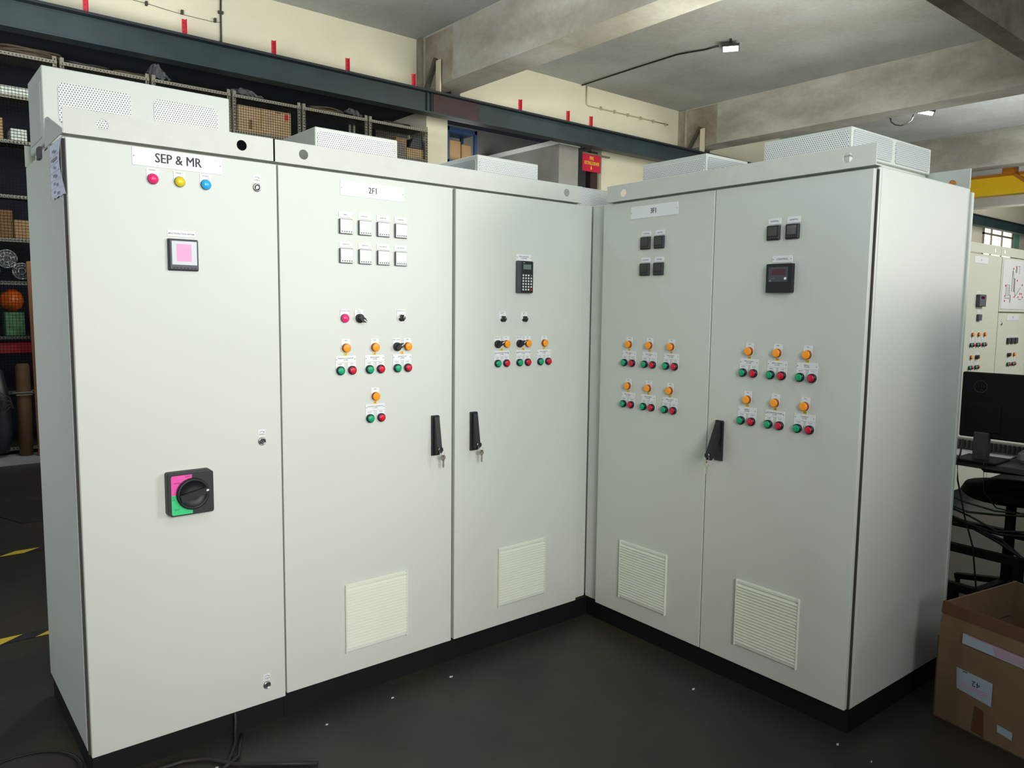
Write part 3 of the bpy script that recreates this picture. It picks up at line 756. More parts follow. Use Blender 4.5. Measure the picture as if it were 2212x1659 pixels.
m = MB(); m.tube([(9.885, 3.17, 4.72), (9.895, 3.15, 4.64), (9.92, 3.10, 4.59), (9.96, 3.03, 4.57), (10.0, 2.96, 4.59), (10.04, 2.90, 4.64), (10.05, 2.87, 4.73)], .012, 8)
tag(m.build('lamp_cable', ['cable_black']), 'short black looped cable feeding the smaller floodlight', 'cable')
m = MB(); m.tube([(6.80, 4.26, 5.40), (6.82, 4.5, 5.415), (6.72, 4.7, 5.405), (6.69, 4.9, 5.415), (6.70, 5.6, 5.415), (6.72, 6.3, 5.415), (6.735, 6.97, 5.41)], .012, 8)
tag(m.build('lamp_cable', ['cable_black']), 'long black cable along the ceiling to the glaring floodlight', 'cable')
m = MB(); m.tube([(6.86, 6.985, 5.42), (6.86, 6.985, 5.12), (6.92, 6.985, 5.10), (8.3, 6.985, 5.115), (9.05, 6.985, 5.12)], .011, 8)
for k in range(6): m.box(7.2+k*.35, 7.23+k*.35, 6.965, 7.0, 5.085, 5.14)
tag(m.build('wall_conduit', ['conduit']), 'thin conduit stepping along the cream wall right of the first beam', 'conduit')
m = MB(); m.tube([(.64, 6.985, 5.42), (.63, 6.985, 5.1), (.63, 6.985, 4.4)], .012, 8); m.box(.60, .66, 6.965, 7.0, 5.10, 5.13)
tag(m.build('wall_conduit', ['conduit_dark']), 'vertical thin conduit on the wall above the racks', 'conduit')
m = MB(); m.tube([(-.6, 6.99, 5.02), (-.2, 6.985, 5.01), (.0, 6.985, 4.995), (.18, 6.985, 4.985), (.56, 6.985, 4.985), (.62, 6.985, 5.0)], .003, 6)
for x in (-.21, .18, .56): m.box(x-.012, x+.012, 6.96, 7.0, 4.985, 5.03)
tag(m.build('wall_wire', ['conduit_dark']), 'sagging thin wire with three clips on the wall above the girder', 'wire')

# ---- right of the racks: recess, blue rack, plaster block, sign
br = empty('blue_rack', (4.72, 8.1, 0), 0, 'dark blue steel rack with wrapped cartons seen in the narrow opening right of the pillar', 'rack')
for x in (0, .58):
    for y in (0, .4): MB().box(x, x+.05, y, y+.05, 0, 4.62).build('upright', ['blue_steel'], br)
for z in (3.4, 4.02, 4.56): MB().box(0, .63, 0, .45, z, z+.06).build('shelf', ['blue_steel'], br)
for i, (a, b, c, dd, lb) in enumerate(((.10, .34, 4.08, 4.42, 'upper left'), (.35, .56, 4.08, 4.38, 'upper right'), (.08, .33, 3.46, 3.86, 'lower left'), (.34, .57, 3.46, 3.80, 'lower right'))):
    o = MB().box(4.72+a, 4.72+b-.01, 8.16, 8.5, c, dd, 0, .01).build('carton_box', ['carton']); tag(o, '%s tan carton on the blue rack in the narrow opening' % lb, 'box', 'cartons on the blue rack')
struct('wall_block', MB().box(6.02, 6.46, 6.75, 8.98, 0, 4.30), 'plaster_light')
struct('trim_10', MB().box(6.0, 6.48, 6.73, 8.98, 4.30, 4.375), 'soffit_white')
o = MB().box(7.03, 7.20, 7.02, 7.14, 0, 4.36).build('steel_post', ['rust_post']); tag(o, 'dark reddish steel post behind the fire extinguisher sign', 'post')
fs_ = empty('fire_sign', (0, 6.93, 0), 0, 'red sign with yellow letters FIRE EXTINGUISHER hanging under the girder', 'sign')
m = MB(); m.box(6.735, 7.185, 0, .006, 3.985, 4.275); m.text('FIRE', 6.955, -.006, 4.210, .062, 1, sx=.66, bold=.012); m.text('EXTINGUISHER', 6.96, -.006, 4.125, .062, 1, sx=.63, bold=.012)
m.box(6.945, 6.962, -.003, 0, 4.045, 4.080, 1); m.add([(6.930, -.003, 4.048), (6.977, -.003, 4.048), (6.9535, -.003, 4.015)], [(0, 1, 2)], 1)
m.build('sign_board', ['sign_red', 'sign_yellow'], fs_)
MB().box(6.735, 7.42, -.005, .03, 4.275, 4.300).build('hanging_bar', ['rack_steel'], fs_)
m = MB(); m.tube([(6.47, 6.98, 4.36), (6.58, 6.99, 4.335), (6.72, 6.99, 4.345), (6.88, 6.99, 4.39), (7.02, 7.0, 4.46)], .010, 6); tag(m.build('hanging_cable', ['cable_black']), 'black cable sagging from the plaster block to the girder', 'cable')

# ---- far bay: crane, window
cr = empty('yellow_crane', (17.0, 0, 4.3), 0, 'yellow overhead crane girder in the far bay at right', 'crane')
MB().box(0, .3, -3, 6.0, .0, .40).build('main_beam', ['crane_yellow'], cr)
MB().box(-.04, .34, -3, 6.0, .40, .46).build('top_flange', ['crane_orange'], cr)
m = MB(); m.box(-.30, -.02, 3.55, 3.80, .40, .58, 0, .02); m.bar((-.12, 3.6, .40), (-.12, 3.35, .20), .05, .07); m.bar((-.12, 3.42, .25), (-.12, 3.28, .28), .04, .05); m.build('cable_trolley', ['crane_orange'], cr)
wn = struct('window_1', MB().box(24.95, 27.6, 6.955, 7.0, 3.2, 3.26).box(24.95, 27.6, 6.955, 7.0, 4.62, 4.68).box(24.95, 25.03, 6.955, 7.0, 3.2, 4.68).box(27.52, 27.6, 6.955, 7.0, 3.2, 4.68).box(24.95, 27.6, 6.955, 7.0, 4.19, 4.25).box(25.60, 25.68, 6.95, 7.0, 3.2, 4.68).box(26.55, 26.63, 6.95, 7.0, 3.2, 4.68), 'window_frame')
MB().box(25.03, 27.52, 6.985, 6.995, 3.26, 4.62).build('glass_pane', ['window_glow'], wn)
m = MB(); m.box(27.65, 28.15, 6.93, 7.0, 3.2, 4.72); tag(m.build('window_shutter', ['teal_paint']), 'pale teal shutter standing open right of the distant window', 'shutter')

# ================================================================== RACKS
XS = [-2.08, -1.20, -.32, .565, 1.43, 2.36, 3.30]
LV = [.12, .70, 1.26, 1.81, 2.24, 2.67, 3.21, 3.65, 4.06]
YR = 6.5
rl = ['leftmost slotted steel rack bay with wire mesh front and full shelves', 'slotted rack bay behind the tall box of the leftmost cabinet, second from left', 'slotted rack bay above the exhaust box of the leftmost cabinet, third from left',
      'slotted rack bay holding one wide tan carton, fourth from left', 'slotted rack bay holding dark blue bags, fifth from left', 'slotted rack bay with ragged cartons beside the cream pillar']
for b in range(6):
    x0, x1 = XS[b]+.012, XS[b+1]-.012
    t = empty('slotted_rack', ((x0+x1)/2, YR, 0), 0, rl[b], 'rack')
    w = (x1-x0)/2
    for sx in (-1, 1):
        for yy in (0, .45):
            m = MB(); xa = sx*w
            m.box(xa-sx*.04, xa, yy, yy+.003, 0, 4.10); m.box(xa-sx*.003, xa, yy, yy+.04, 0, 4.10)
            if yy == 0:
                z = 3.2 if b else .1
                while z < 4.08: m.box(xa-sx*.026, xa-sx*.014, -.0012, .0002, z, z+.018, 1); z += .04
            m.build('upright', ['rack_steel', 'rack_dark'], t)
    for z in LV:
        m = MB(); m.box(-w, w, .003, .45, z-.002, z); m.box(-w, w, -.003, 0, z-.035, z, 1)
        if z > 3.6 or b == 0:
            x = -w+.02
            while x < w-.02: m.box(x, x+.010, -.0042, -.003, z-.024, z-.012, 2); x += .032
        m.build('shelf', ['rack_shelf', 'rack_steel', 'rack_dark'], t)
    m = MB(); zlo = .72 if b == 0 else 3.0
    x = -w+.03
    while x < w: m.box(x-.0016, x+.0016, -.011, -.008, zlo, 4.03); x += .030
    z = zlo
    while z < 4.03: m.box(-w, w, -.014, -.011, z-.0016, z+.0016); z += .030
    m.build('wire_mesh', ['mesh_wire'], t)
def box_thing(name, x0, x1, y0, y1, z0, z1, mats, label, cat, group=None, b=.006):
    o = MB().box(x0, x1, y0, y1, z0, z1, 0, b).build(name, mats if isinstance(mats, list) else [mats]); return tag(o, label, cat, group)
# cartons
m = MB(); m.box(.64, 1.30, YR+.02, YR+.40, 3.652, 3.955, 0, .008); m.box(.92, .925, YR+.017, YR+.021, 3.70, 3.955, 1); m.box(1.22, 1.26, YR+.015, YR+.021, 3.86, 3.93, 2); m.box(.775, .81, YR+.015, YR+.021, 3.69, 3.80, 1); m.box(1.10, 1.16, YR+.015, YR+.021, 3.925, 3.94, 1)
tag(m.build('carton_box', ['carton_pale', 'carton_dark', 'red_paint']), 'wide tan carton with a small red sticker behind the rack mesh', 'box')
box_thing('carton_box', 2.80, 2.97, YR+.03, YR+.35, 3.652, 3.90, 'carton', 'narrow taped carton on the rack shelf near the cream pillar', 'box', b=.012)
box_thing('carton_box', 2.98, 3.26, YR+.05, YR+.38, 3.652, 3.79, 'carton_pale', 'low tan carton against the right end of the last rack', 'box')
m = MB(); m.prism([(3.03, 3.80), (3.09, 3.93), (3.24, 3.98), (3.26, 3.80)], YR+.06, YR+.3); tag(m.build('grey_bag', ['dark_grey_plastic']), 'dark grey folded bag on the low tan carton', 'bag')
m = MB(); m.prism([(2.74, 3.655), (2.78, 3.80), (2.84, 3.86), (2.93, 3.83), (2.95, 3.655)], YR+.015, YR+.028); tag(m.build('plastic_wrap', ['plastic_film']), 'torn clear plastic wrap in front of the narrow carton', 'plastic wrap')
# left bay goods
box_thing('carton_box', -1.98, -1.70, YR+.03, YR+.38, 3.212, 3.42, 'carton', 'brown carton behind mesh, second shelf level under the top left rack rail', 'box')
box_thing('parts_tray', -1.64, -1.50, YR+.03, YR+.30, 3.212, 3.33, 'pale_goods', 'pale tray of small parts right of the brown carton behind mesh', 'tray')
box_thing('carton_box', -2.05, -1.66, YR+.03, YR+.40, 2.242, 2.52, 'carton_dark', 'dark brown carton behind mesh at the height of the cabinet meters', 'box')
box_thing('carton_box', -1.65, -1.40, YR+.03, YR+.38, 2.242, 2.43, 'carton', 'tan carton right of the dark brown carton behind mesh', 'box')
box_thing('pale_sheets', -1.84, -1.45, YR+.03, YR+.38, 3.652, 3.74, 'pale_goods', 'stack of pale greenish sheets on the third rack rail at left', 'sheets')
for k, z in enumerate((3.70, 3.83, 3.95)):
    m = MB(); m.lathe((-1.885, YR+.12, z), [(.055, 0), (.055, .11)], 14, axis='-y'); tag(m.build('film_roll', ['label_pink_print' if k % 2 else 'pale_goods']), ('lowest', 'middle', 'topmost')[k]+' of three rolls piled at the far left of the upper rack shelf', 'roll', 'rolls on the upper shelf')
for k, (x, z, r) in enumerate(((-1.725, 2.035, .088), (-1.60, 1.915, .080), (-1.87, 1.915, .08))):
    m = MB()
    for rr, tt in ((r, .009), (r*.72, .005), (r*.40, .008)):
        m.tube([(x+rr*math.cos(a), YR+.06, z+rr*math.sin(a)) for a in [2*PI*q/28 for q in range(28)]], tt, 6, closed=True)
    m.lathe((x, YR+.08, z), [(r*.95, 0), (r*.95, .01)], 24, mi=1)
    for q in range(8): a = 2*PI*q/8+.3; m.bar((x+r*.3*math.cos(a), YR+.058, z+r*.3*math.sin(a)), (x+r*.9*math.cos(a), YR+.058, z+r*.9*math.sin(a)), .004, .004)
    tag(m.build('plastic_reel', ['lens_rim', 'dark_bag']), ('upper shiny plastic wrapped reel on the left rack', 'lower shiny wrapped reel beside the brown board', 'lower shiny wrapped reel at the frame edge')[k], 'reel')
m = MB(); m.lathe((-1.69, YR+.14, 1.62), [(.02, -.11), (.09, -.09), (.14, -.02), (.14, .03), (.10, .08), (.03, .10)], 14, axis='x', sz=.8); tag(m.build('orange_bag', ['orange_bag']), 'bright orange and red bag behind mesh on the left rack', 'bag')
box_thing('green_crate', -1.77, -1.60, YR+.03, YR+.3, 1.262, 1.50, 'green_goods', 'pale green crate under the orange bag', 'crate')
box_thing('pale_crate', -1.95, -1.83, YR+.03, YR+.3, 1.262, 1.52, 'pale_goods', 'whitish crate at the left frame edge behind mesh', 'crate')
box_thing('red_bundle', -2.04, -1.30, YR+.05, YR+.3, 1.08, 1.19, 'red_paint', 'long dark red bundle under the lower perforated rail', 'bundle')
# coils on top of racks
def coil(x, z, r, n, mt, label, sq=.4):
    m = MB()
    for k in range(n):
        rr = r*(1-.12*(k % 3)); zz = z+.02+.022*(k//3)
        m.tube([(x+rr*math.cos(a), YR+.20+rr*sq*math.sin(a), zz+.006*math.sin(3*a+k)) for a in [2*PI*q/26 for q in range(26)]], .011, 6, closed=True)
    tag(m.build('cable_coil', [mt]), label, 'cable coil')
coil(-1.42, 4.065, .28, 12, 'coil_brown', 'brown cable coil on top of the leftmost rack')
coil(-.90, 4.065, .22, 6, 'coil_black', 'black cable coil right of the brown coil on top of the racks')
coil(-.45, 4.065, .20, 6, 'coil_brown', 'low brown coil on top of the second rack')
coil(1.85, 4.065, .24, 7, 'coil_brown', 'brown cable coil on top of the fifth rack')
coil(2.9, 4.065, .22, 4, 'coil_black', 'black cable coil on top of the rack next to the pillar')
def crumple(x0, x1, y0, y1, z0, z1, label, seed):
    rnd = random.Random(seed); m = MB(); vs = []; fs = []; nx, nz = 10, 6
    for i in range(nz+1):
        for j in range(nx+1):
            u = j/nx; v = i/nz
            vs.append((x0+(x1-x0)*u, y0+(y1-y0)*v+rnd.uniform(-.03, .03), z0+(z1-z0)*math.sin(PI*(.15+.7*u))*math.sin(PI*.5*min(1, v*1.2))+rnd.uniform(0, .03)))
    for i in range(nz):
        for j in range(nx): a = i*(nx+1)+j; fs.append([a, a+1, a+nx+2, a+nx+1])
    m.add(vs, fs); tag(m.build('plastic_bag', ['plastic_film'], None, False), label, 'plastic bag')
crumple(-.30, -.10, YR+.02, YR+.3, 4.065, 4.27, 'crumpled clear plastic bag on the rack top above the leftmost cabinet', 1)
crumple(.60, .95, YR+.02, YR+.3, 4.065, 4.18, 'crumpled clear plastic on the rack top above the wide tan carton', 2)
crumple(2.12, 2.34, YR+.02, YR+.3, 4.065, 4.20, 'crumpled clear plastic on the rack top right of the brown coil', 3)
crumple(1.6, 2.1, YR+.02, YR+.3, 3.655, 3.78, 'bluish clear plastic bag inside the fifth rack', 4)
# goods standing in front of the left rack
m = MB(); m.prism([(-1.580, .06), (-1.604, 2.00), (-1.40, 2.03), (-1.38, .06)], 6.20, 6.225); m.box(-1.565, -1.56, 6.196, 6.2, .10, 1.99, 0)
tag(m.build('brown_board', ['wood_brown']), 'tall narrow reddish brown board leaning in front of the left rack', 'board')
m = MB(); m.lathe((-1.665, 6.33, .056), [(.062, 0), (.065, .5), (.065, .90), (.05, .93)], 18, axis='z'); m.box(-1.76, -1.60, 6.245, 6.253, .70, .708, 1); m.box(-1.74, -1.60, 6.245, 6.253, .675, .682, 1)
tag(m.build('brown_roll', ['carton_dark', 'silver_strip']), 'upright brown cardboard roll with silver bands beside the brown board', 'roll')
m = MB(); m.lathe((-1.93, 6.34, .1), [(.12, 0), (.16, .2), (.15, .55), (.10, .82), (.03, .90)], 16, axis='z', sx=1., sz=.6)
for q in range(4): m.tube([(-1.95+.03*q, 6.22, .75-.05*q), (-1.88, 6.20, .72-.08*q), (-1.80, 6.2, .66-.03*q), (-1.77, 6.21, .55)], .005, 5, mi=1)
tag(m.build('dark_bag', ['dark_bag', 'coil_brown']), 'dark plastic sack tied with cord at the foot of the left rack', 'bag')
struct('trim_11', MB().box(-9, -1.40, 6.12, 6.45, 0, .055), 'wall_grey')

# ================================================================== FLOOR MARKINGS
def stripe(y, w, label, x0=-4.5, x1=-1.0):
    m = MB(); x = x0; k = 0
    while x < x1:
        m.add([(x, y-w/2, .0022), (x+.14, y-w/2, .0022), (x+.14+.10, y+w/2, .0022), (x+.10, y+w/2, .0022)], [(0, 1, 2, 3)], k % 2); x += .14; k += 1
    o = m.build('floor_tape', ['tape_yellow', 'tape_black'], None, False); tag(o, label, 'floor marking')
stripe(1.47, .075, 'nearer yellow and black hazard tape on the floor left of the cabinets')
stripe(2.96, .075, 'farther yellow and black hazard tape on the floor left of the cabinets')
m = MB(); m.prism([(-2.30, 4.46), (-1.885, 4.46), (-1.6, 4.0), (-1.75, 3.70), (-2.03, 3.70)], .001, .004, 'XY'); tag(m.build('floor_mat', ['tape_black']), 'dark patch lying on the floor between the tape and the racks', 'mat')
m = MB(); m.lathe((-2.47, .16, .0), [(.165, 0), (.165, .004), (.15, .004)], 32, axis='z'); m.tube([(-2.47+.175*math.cos(a), .16+.175*math.sin(a), .003) for a in [2*PI*k/40 for k in range(40)]], .003, 6, mi=1, closed=True); m.lathe((-2.45, .20, .004), [(.02, 0), (.016, .003)], 12, axis='z', mi=1)
tag(m.build('manhole_cover', ['manhole', 'tape_black']), 'round dark cover in the floor at the lower left corner', 'cover')
m = MB(); m.tube([(-1.815, .012, .095), (-1.816, .006, .06), (-1.82, -.01, .02), (-1.84, -.06, .008), (-1.88, -.13, .008), (-1.93, -.20, .008), (-1.99, -.28, .008)], .006, 8)
m.tube([(-1.80, -.02, .008), (-1.83, -.08, .008), (-1.86, -.15, .008), (-1.93, -.19, .009)], .006, 8)
m.tube([(-2.20, -.10, .008), (-2.10, -.055, .008), (-2.02, -.06, .008), (-1.95, -.10, .009), (-1.88, -.20, .009), (-1.78, -.27, .008), (-1.66, -.36, .008)], .007, 8)
tag(m.build('floor_cable', ['floor_cable']), 'dark loose cable on the floor coming from under the leftmost cabinet', 'cable')
for k, (x, y, s) in enumerate(((-.93, -.12, .008), (-1.22, -.12, .006), (-1.52, -.14, .005), (-.19, -.84, .008), (-.11, -1.43, .007), (-.12, -1.56, .004), (-1.94, -.16, .005))):
    o = MB().prism([(x-s, y), (x, y-s*.6), (x+s*1.3, y), (x, y+s*.7)], .0005, .004, 'XY').build('paper_scrap', ['debris']); tag(o, 'tiny whitish scrap lying on the floor near the black plinths', 'scrap', 'white scraps on the floor')

# ================================================================== CARDBOARD BOX
bxr = empty('cardboard_box', (.392, -1.560, 0), math.radians(-11.5), 'large open brown cardboard box with white labels beside the cabinet marked 3F1', 'box')
W, D, H = .50, .62, .470     # W along local x (left side), D along local -y (front face)
m = MB(); t = .006
m.box(0, t, -D, 0, 0, .330); m.box(W-t, W, -D, 0, 0, H); m.box(0, W, -t, 0, 0, .330); m.box(0, W, -D, -D+t, 0, H); m.box(0, W, -D, 0, 0, t)
m.build('carton_wall', ['carton_near'], bxr)
m = MB(); m.prism([(0, .326), (0, H), (.0, H), (0, .326)], 0, .001, 'YZ')
m = MB(); m.add([(.004, 0, .328), (.004, -D, .328), (.010, -D+.01, H-.01), (.012, -.008, H), (.012, 0, .328), (.012, -D, .328), (.018, -D+.01, H-.01), (.020, -.008, H)], [(0, 1, 2, 3), (4, 7, 6, 5), (0, 4, 5, 1), (1, 5, 6, 2), (2, 6, 7, 3), (3, 7, 4, 0)])
m.build('front_flap', ['carton_near'], bxr)
m = MB(); m.add([(.010, -.004, .330), (W-.02, -.004, .330), (W-.005, -.012, H+.005), (.012, -.010, H), (.010, -.012, .330), (W-.02, -.012, .330), (W-.005, -.018, H+.005), (.012, -.018, H)], [(0, 1, 2, 3), (4, 7, 6, 5), (0, 4, 5, 1), (1, 5, 6, 2), (2, 6, 7, 3), (3, 7, 4, 0)])
m.build('side_flap', ['carton_near'], bxr)
m = MB(); m.add([(.0065, -.004, .425), (.0060, -D, .418), (.0085, -D, H-.010), (.0095, -.006, H+.001)], [(0, 1, 2, 3)]); m.add([(.0085, -D, H-.010), (.0095, -.006, H+.001), (.022, -.008, H+.002), (.022, -D, H-.009)], [(0, 1, 2, 3)])
m.build('tape_strip', ['tape_brown'], bxr)
m = MB(); m.add([(-.002, -.155, .014), (-.002, -.198, .010), (-.003, -.192, .110), (-.003, -.160, .118)], [(0, 1, 2, 3)]); m.build('tape_strip', ['tape_brown'], bxr)
m = MB(); m.add([(.0020, -.098, .378), (.0020, -.36, .370), (.0010, -.36, .330), (.0010, -.098, .338)], [(0, 1, 2, 3)])
m.add([(.0012, -.12, .3775), (.0012, -.36, .3695), (.0010, -.36, .3655), (.0010, -.12, .3735)], [(0, 1, 2, 3)], 1)
for k in range(6): m.add([(.0002, -.21-.002*k, .366-.005*k), (.0002, -.36, .362-.005*k), (.0002, -.36, .360-.005*k), (.0002, -.21-.002*k, .3635-.005*k)], [(0, 1, 2, 3)], 1)
o = m.build('shipping_label', ['label_blue_white', 'label_pink_print'], bxr); o.location.x = -.004
m = MB(); m.add([(-.0022, -.083, .237), (-.0022, -.220, .230), (-.0022, -.220, .140), (-.0022, -.088, .155)], [(0, 1, 2, 3)])
m.text('42', -.0028, -.160, .200, .022, 1, mode='flip-x', sx=1.1)
for k in range(3): m.box(-.0030, -.0024, -.205, -.105, .168+k*.007, .170+k*.007, 2)
m.box(-.0030, -.0024, -.125, -.108, .229, .232, 1)
m.build('shipping_label', ['label_blue_white', 'ink', 'label_pink_print'], bxr)['label'] = 'white label with an upside-down 42'
m = MB(); m.add([(-.002, -.245, .085), (-.002, -.30, .080), (-.002, -.30, .050), (-.002, -.247, .058)], [(0, 1, 2, 3)]); m.build('shipping_label', ['label_blue_white'], bxr)

# ================================================================== DESK AREA
dk = empty('work_desk', (1.55, -1.0, 0), math.radians(-3), 'dark workbench on a black steel tube frame behind the open cardboard box', 'desk')
MB().box(0, .75, -1.2, .5, .805, .835, 0, .003).build('desk_top', ['desk_top'], dk)
for x in (.03, .72):
    for y in (-1.15, .45): MB().box(x-.02, x+.02, y-.02, y+.02, 0, .805).build('leg', ['steel_black'], dk)
m = MB(); m.box(.0, .04, -.46, .45, .345, .385); m.box(.0, .04, -.50, -.46, .10, .385); m.box(.0, .04, -1.15, .45, .135, .175); m.box(-.02, .06, -.20, -.14, .0, .14); m.box(.70, .74, -1.15, .45, .30, .34)
m.build('lower_frame', ['steel_black'], dk)
MB().box(-.02, .06, -.225, -.115, .0, .012).build('foot_plate', ['tape_yellow'], dk)
mo = empty('computer_monitor', (1.60, -1.42, .835), 0, 'large black monitor seen from behind on the workbench', 'monitor')
m = MB(); m.box(0, .03, -.27, .272, .118, .456, 0, .006); m.box(-.004, .0, .08, .24, .15, .30, 0, .002); m.build('monitor_housing', ['monitor_black'], mo)
m = MB(); 
MB().box(-.02, .02, .125, .195, 0, .15, 0, .004).build('stand_column', ['desk_top'], mo)
MB().box(-.09, .12, .06, .26, 0, .012, 0, .004).build('stand_base', ['monitor_black'], mo)
m = MB(); m.tube([(-.0005, .183+.030*math.cos(a), .383+.030*math.sin(a)) for a in [2*PI*k/32 for k in range(32)]], .0013, 5, closed=True)
m.text('DELL', -.0016, .183, .383, .015, 0, mode='-x', sx=1.0, bold=.02); m.build('round_logo', ['logo_grey'], mo)
def desk_item(name, x0, x1, y0, y1, z0, z1, mt, label, cat, b=.004):
    return box_thing(name, x0, x1, y0, y1, z0, z1, mt, label, cat, b=b)
desk_item('paper_stack', 1.66, 1.95, -1.20, -1.02, .836, .842, 'paper_white', 'white sheets lying on the workbench behind the monitor stand', 'paper', .001)
desk_item('paper_stack', 1.60, 1.85, -1.34, -1.22, .836, .841, 'paper_white', 'white sheet on the workbench right of the monitor stand', 'paper', .001)
m = MB(); m.box(1.86, 1.92, -1.62, -1.02, .845, .90, 0, .006)
for k in range(26): m.box(1.852, 1.862, -1.60+k*.022, -1.59+k*.022, .850, .895, 1)
tag(m.build('wiring_duct', ['device_grey', 'gasket']), 'slotted grey wiring duct lying across the workbench', 'duct')
desk_item('grey_device', 1.66, 1.78, -1.62, -1.40, .837, .905, 'device_grey', 'grey rounded device at the right edge of the workbench', 'device', .02)
m = MB()
m.tube([(1.63, -1.16, .93), (1.55, -1.18, .86), (1.49, -1.19, .845), (1.485, -1.20, .74), (1.50, -1.24, .55), (1.52, -1.28, .40), (1.54, -1.30, .20), (1.56, -1.31, .01)], .0045, 6)
m.tube([(1.64, -1.28, .93), (1.57, -1.30, .86), (1.50, -1.31, .842), (1.49, -1.32, .70), (1.53, -1.37, .62), (1.60, -1.45, .60)], .0035, 6)
m.tube([(1.58, -1.10, .86), (1.495, -1.11, .842), (1.49, -1.13, .72), (1.49, -1.14, .50), (1.50, -1.13, .30), (1.52, -1.14, .15), (1.54, -1.16, .01)], .003, 6)
tag(m.build('desk_cables', ['cable_black']), 'black cables running from the monitor down the front of the workbench', 'cables')
for k, (za, zb, zc, zd, rr) in enumerate(((.66, .60, .585, .60, .005), (.60, .545, .56, .585, .006), (.585, .52, .47, .50, .005), (.53, .47, .45, .47, .007), (.50, .45, .40, .33, .009), (.44, .44, .41, .31, .009))):
    m = MB(); x0 = 1.60+.025*k
    m.tube([(x0, -.98, za), (x0+.01, -1.08, (za+zb)/2+.005), (x0+.02, -1.20, zb), (x0+.01, -1.34, zc), (x0, -1.48, zd), (x0, -1.70, zd-.03), (x0, -2.1, zd+.02)], rr, 6)
    tag(m.build('hanging_cable', ['cable_green'] if k < 4 else ['cable_black']), 'dark cable sagging under the workbench top, one of a loose bunch', 'cable', 'cables sagging under the workbench')
ch = empty('office_chair', (2.05, -1.28, 0), .3, 'black office chair pushed behind the workbench, under its top', 'chair')
m = MB(); m.lathe((0, 0, .0), [(.05, .56), (.22, .57), (.25, .60), (.23, .64), (.10, .655)], 20, axis='z'); m.build('seat', ['steel_black'], ch)
m = MB(); m.box(.22, .27, -.17, .17, .66, .79, 0, .03); m.build('backrest', ['steel_black'], ch)
m = MB(); m.lathe((0, 0, 0), [(.03, .08), (.025, .56)], 12, axis='z'); m.build('gas_column', ['steel_black'], ch)
for k in range(5):
    a = 2*PI*k/5; m = MB(); m.bar((0, 0, .10), (.26*math.cos(a), .26*math.sin(a), .06), .04, .03); m.lathe((.26*math.cos(a), .26*math.sin(a)-.012, .03), [(.03, -.012), (.03, .012)], 10); m.build('leg', ['steel_black'], ch)

# ================================================================== LIGHT
def area(name, loc, target, sx, sy, power, col=(1, 1, 1), spread=PI):
    l = bpy.data.lights.new(name, 'AREA'); l.shape = 'RECTANGLE'; l.size = sx; l.size_y = sy; l.energy = power; l.color = col; l.spread = spread
    o = bpy.data.objects.new(name, l); COL.objects.link(o); o.location = loc
    o.rotation_euler = (Vector(target)-Vector(loc)).to_track_quat('-Z', 'Y').to_euler()
    return o
area('window_strong', (3.1, -8.5, 3.0), (-1.45, 0, 2.05), 2.4, 1.6, 7.5, (1, .985, .95), math.radians(24))
area('window_right', (12.0, -6.6, 3.05), (.4, -1.6, 2.9), 4.2, 2.3, 200, (1, .99, .93))
area('front_low_fill', (-2.6, -4.5, 2.0), (-1.6, 0, .6), 1.2, 1.2, 24.7, (1, 1, .97), math.radians(70))  # fill added in front, aimed low at the left bank's doors
area('door_light', (-7.5, -1.5, 3.6), (0, -.6, 2.0), 2.4, 1.6, 3.0, (.86, .95, 1.), math.radians(80))
area('side_fill', (-5.4, 2.3, 2.2), (-2.3, .4, 1.4), 1.0, 1.4, 16.0, (.9, .97, 1.), math.radians(80))  # fill added to brighten the left cabinet's side, no fixture there
area('beam_fill', (-3.2, 2.0, 3.4), (3.4, 3.6, 5.1), 1.0, .6, 45.6, (1, 1, .93), math.radians(60))  # fill added to brighten the left face of the first beam
area('lamp_near', (-.9, 2.6, 5.3), (-.9, 2.6, 0), .3, .3, 60, (.75, .85, 1.))
area('recess_fill', (5.0, 7.5, 3.6), (5.2, 9, 4.2), .8, .4, 5, (1, 1, .98))  # fill added in the recess to brighten its grey wall
area('recess_fill', (7.2, 7.6, 3.4), (7.2, 9, 4.2), .3, .3, 1.6, (1, 1, .98))  # second added fill, for the recess wall right of the block
area('recess_fill', (4.9, 7.9, 3.7), (4.8, 7.2, 4.5), .5, .3, 3, (1, 1, 1))  # added upward fill for the soffit over the blue rack
area('lamp_mid', (6.85, 4.08, 5.30), (6.85, 4.08, 0), .25, .25, 13.8, (.9, .94, 1.))
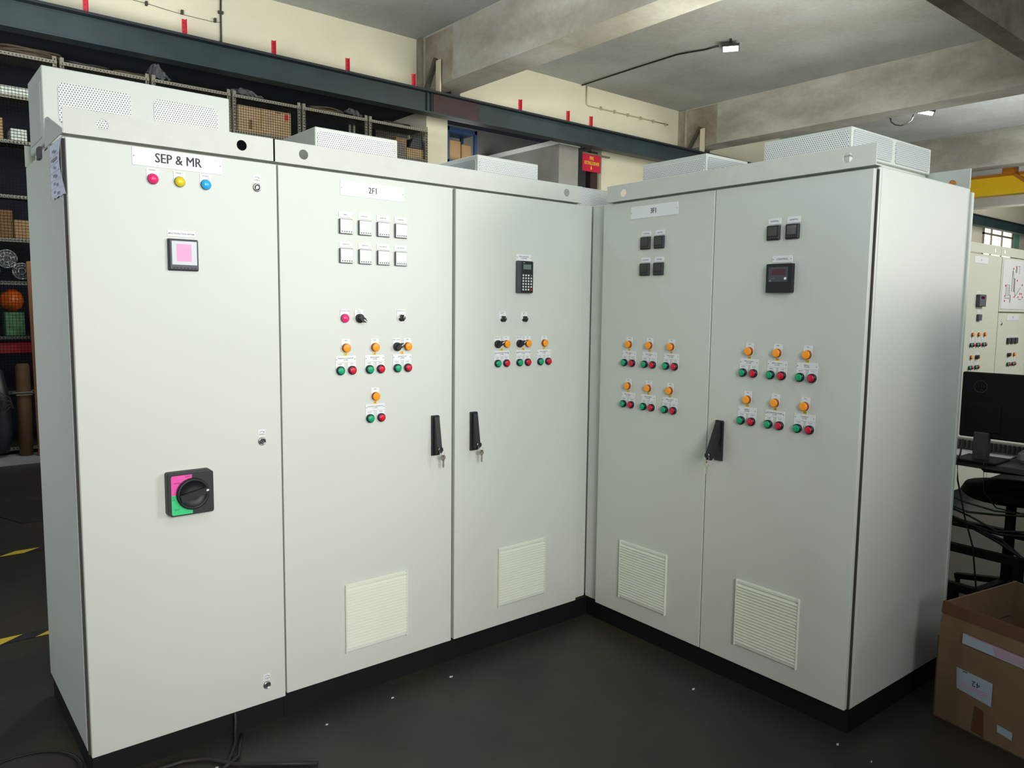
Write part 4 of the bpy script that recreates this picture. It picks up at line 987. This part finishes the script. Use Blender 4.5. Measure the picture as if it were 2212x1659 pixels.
area('lamp_far', (10.12, 2.72, 4.70), (10.2, 2.5, 0), .25, .25, 75.6, (.9, .94, 1.))
area('hall_light', (5, 1.5, 3.2), (5.5, 7, 4.7), 4, 1.0, 196.9, (1, .96, .82))
area('left_hall_light', (-2.5, 2.2, 3.0), (-1.0, 7, 5.1), 3, .6, 70.0, (1, .97, .92), math.radians(90))
area('ceiling_fill', (-1, -3.0, 3.0), (1.5, 1, 5.4), 4, 2, 84, (.90, .98, 1.))  # added uplight brightening the ceiling, stands for no fixture
area('ceiling_fill', (12.8, 2, 2.7), (13, 3, 5.4), 3, 2, 110, (1, .99, .93))  # added uplight for the ceiling of the third bay
area('far_hall_fill', (22, 1, 3.2), (25, 7, 4.4), 4, 2, 260, (1, .97, .9))  # added light aimed to brighten the far cream wall
area('far_aisle_light', (4.4, -3.6, 4.4), (5, -.2, 1.6), 1.5, 1.2, 46.0, (1, .98, .92), math.radians(100))
w = bpy.data.worlds.new('World'); SC.world = w; w.use_nodes = True
bg = w.node_tree.nodes['Background']; bg.inputs[0].default_value = (.75, .85, 1., 1); bg.inputs[1].default_value = .015

# ================================================================== CAMERA
cam = bpy.data.cameras.new('Camera'); co = bpy.data.objects.new('Camera', cam); COL.objects.link(co)
yaw, pit, rol = math.radians(50.4191704), math.radians(-5.5715256), math.radians(.66475424)
F = Vector((math.cos(pit)*math.cos(yaw), math.cos(pit)*math.sin(yaw), math.sin(pit)))
Rt = F.cross(Vector((0, 0, 1))).normalized(); Up = Rt.cross(F)
R_ = Rt*math.cos(rol)+Up*math.sin(rol); U_ = Up*math.cos(rol)-Rt*math.sin(rol)
mx = Matrix((R_, U_, -F)).transposed().to_4x4(); mx.translation = Vector((-2.75821195, -2.72322995, 1.58644063))
co.matrix_world = mx
cam.sensor_fit = 'HORIZONTAL'; cam.sensor_width = 36.; cam.lens = 1653.8028549/2212*36.; cam.clip_start = .05; cam.clip_end = 200
SC.camera = co
SC.view_settings.view_transform = 'Standard'
SC.view_settings.look = 'None'
SC.view_settings.exposure = 0.
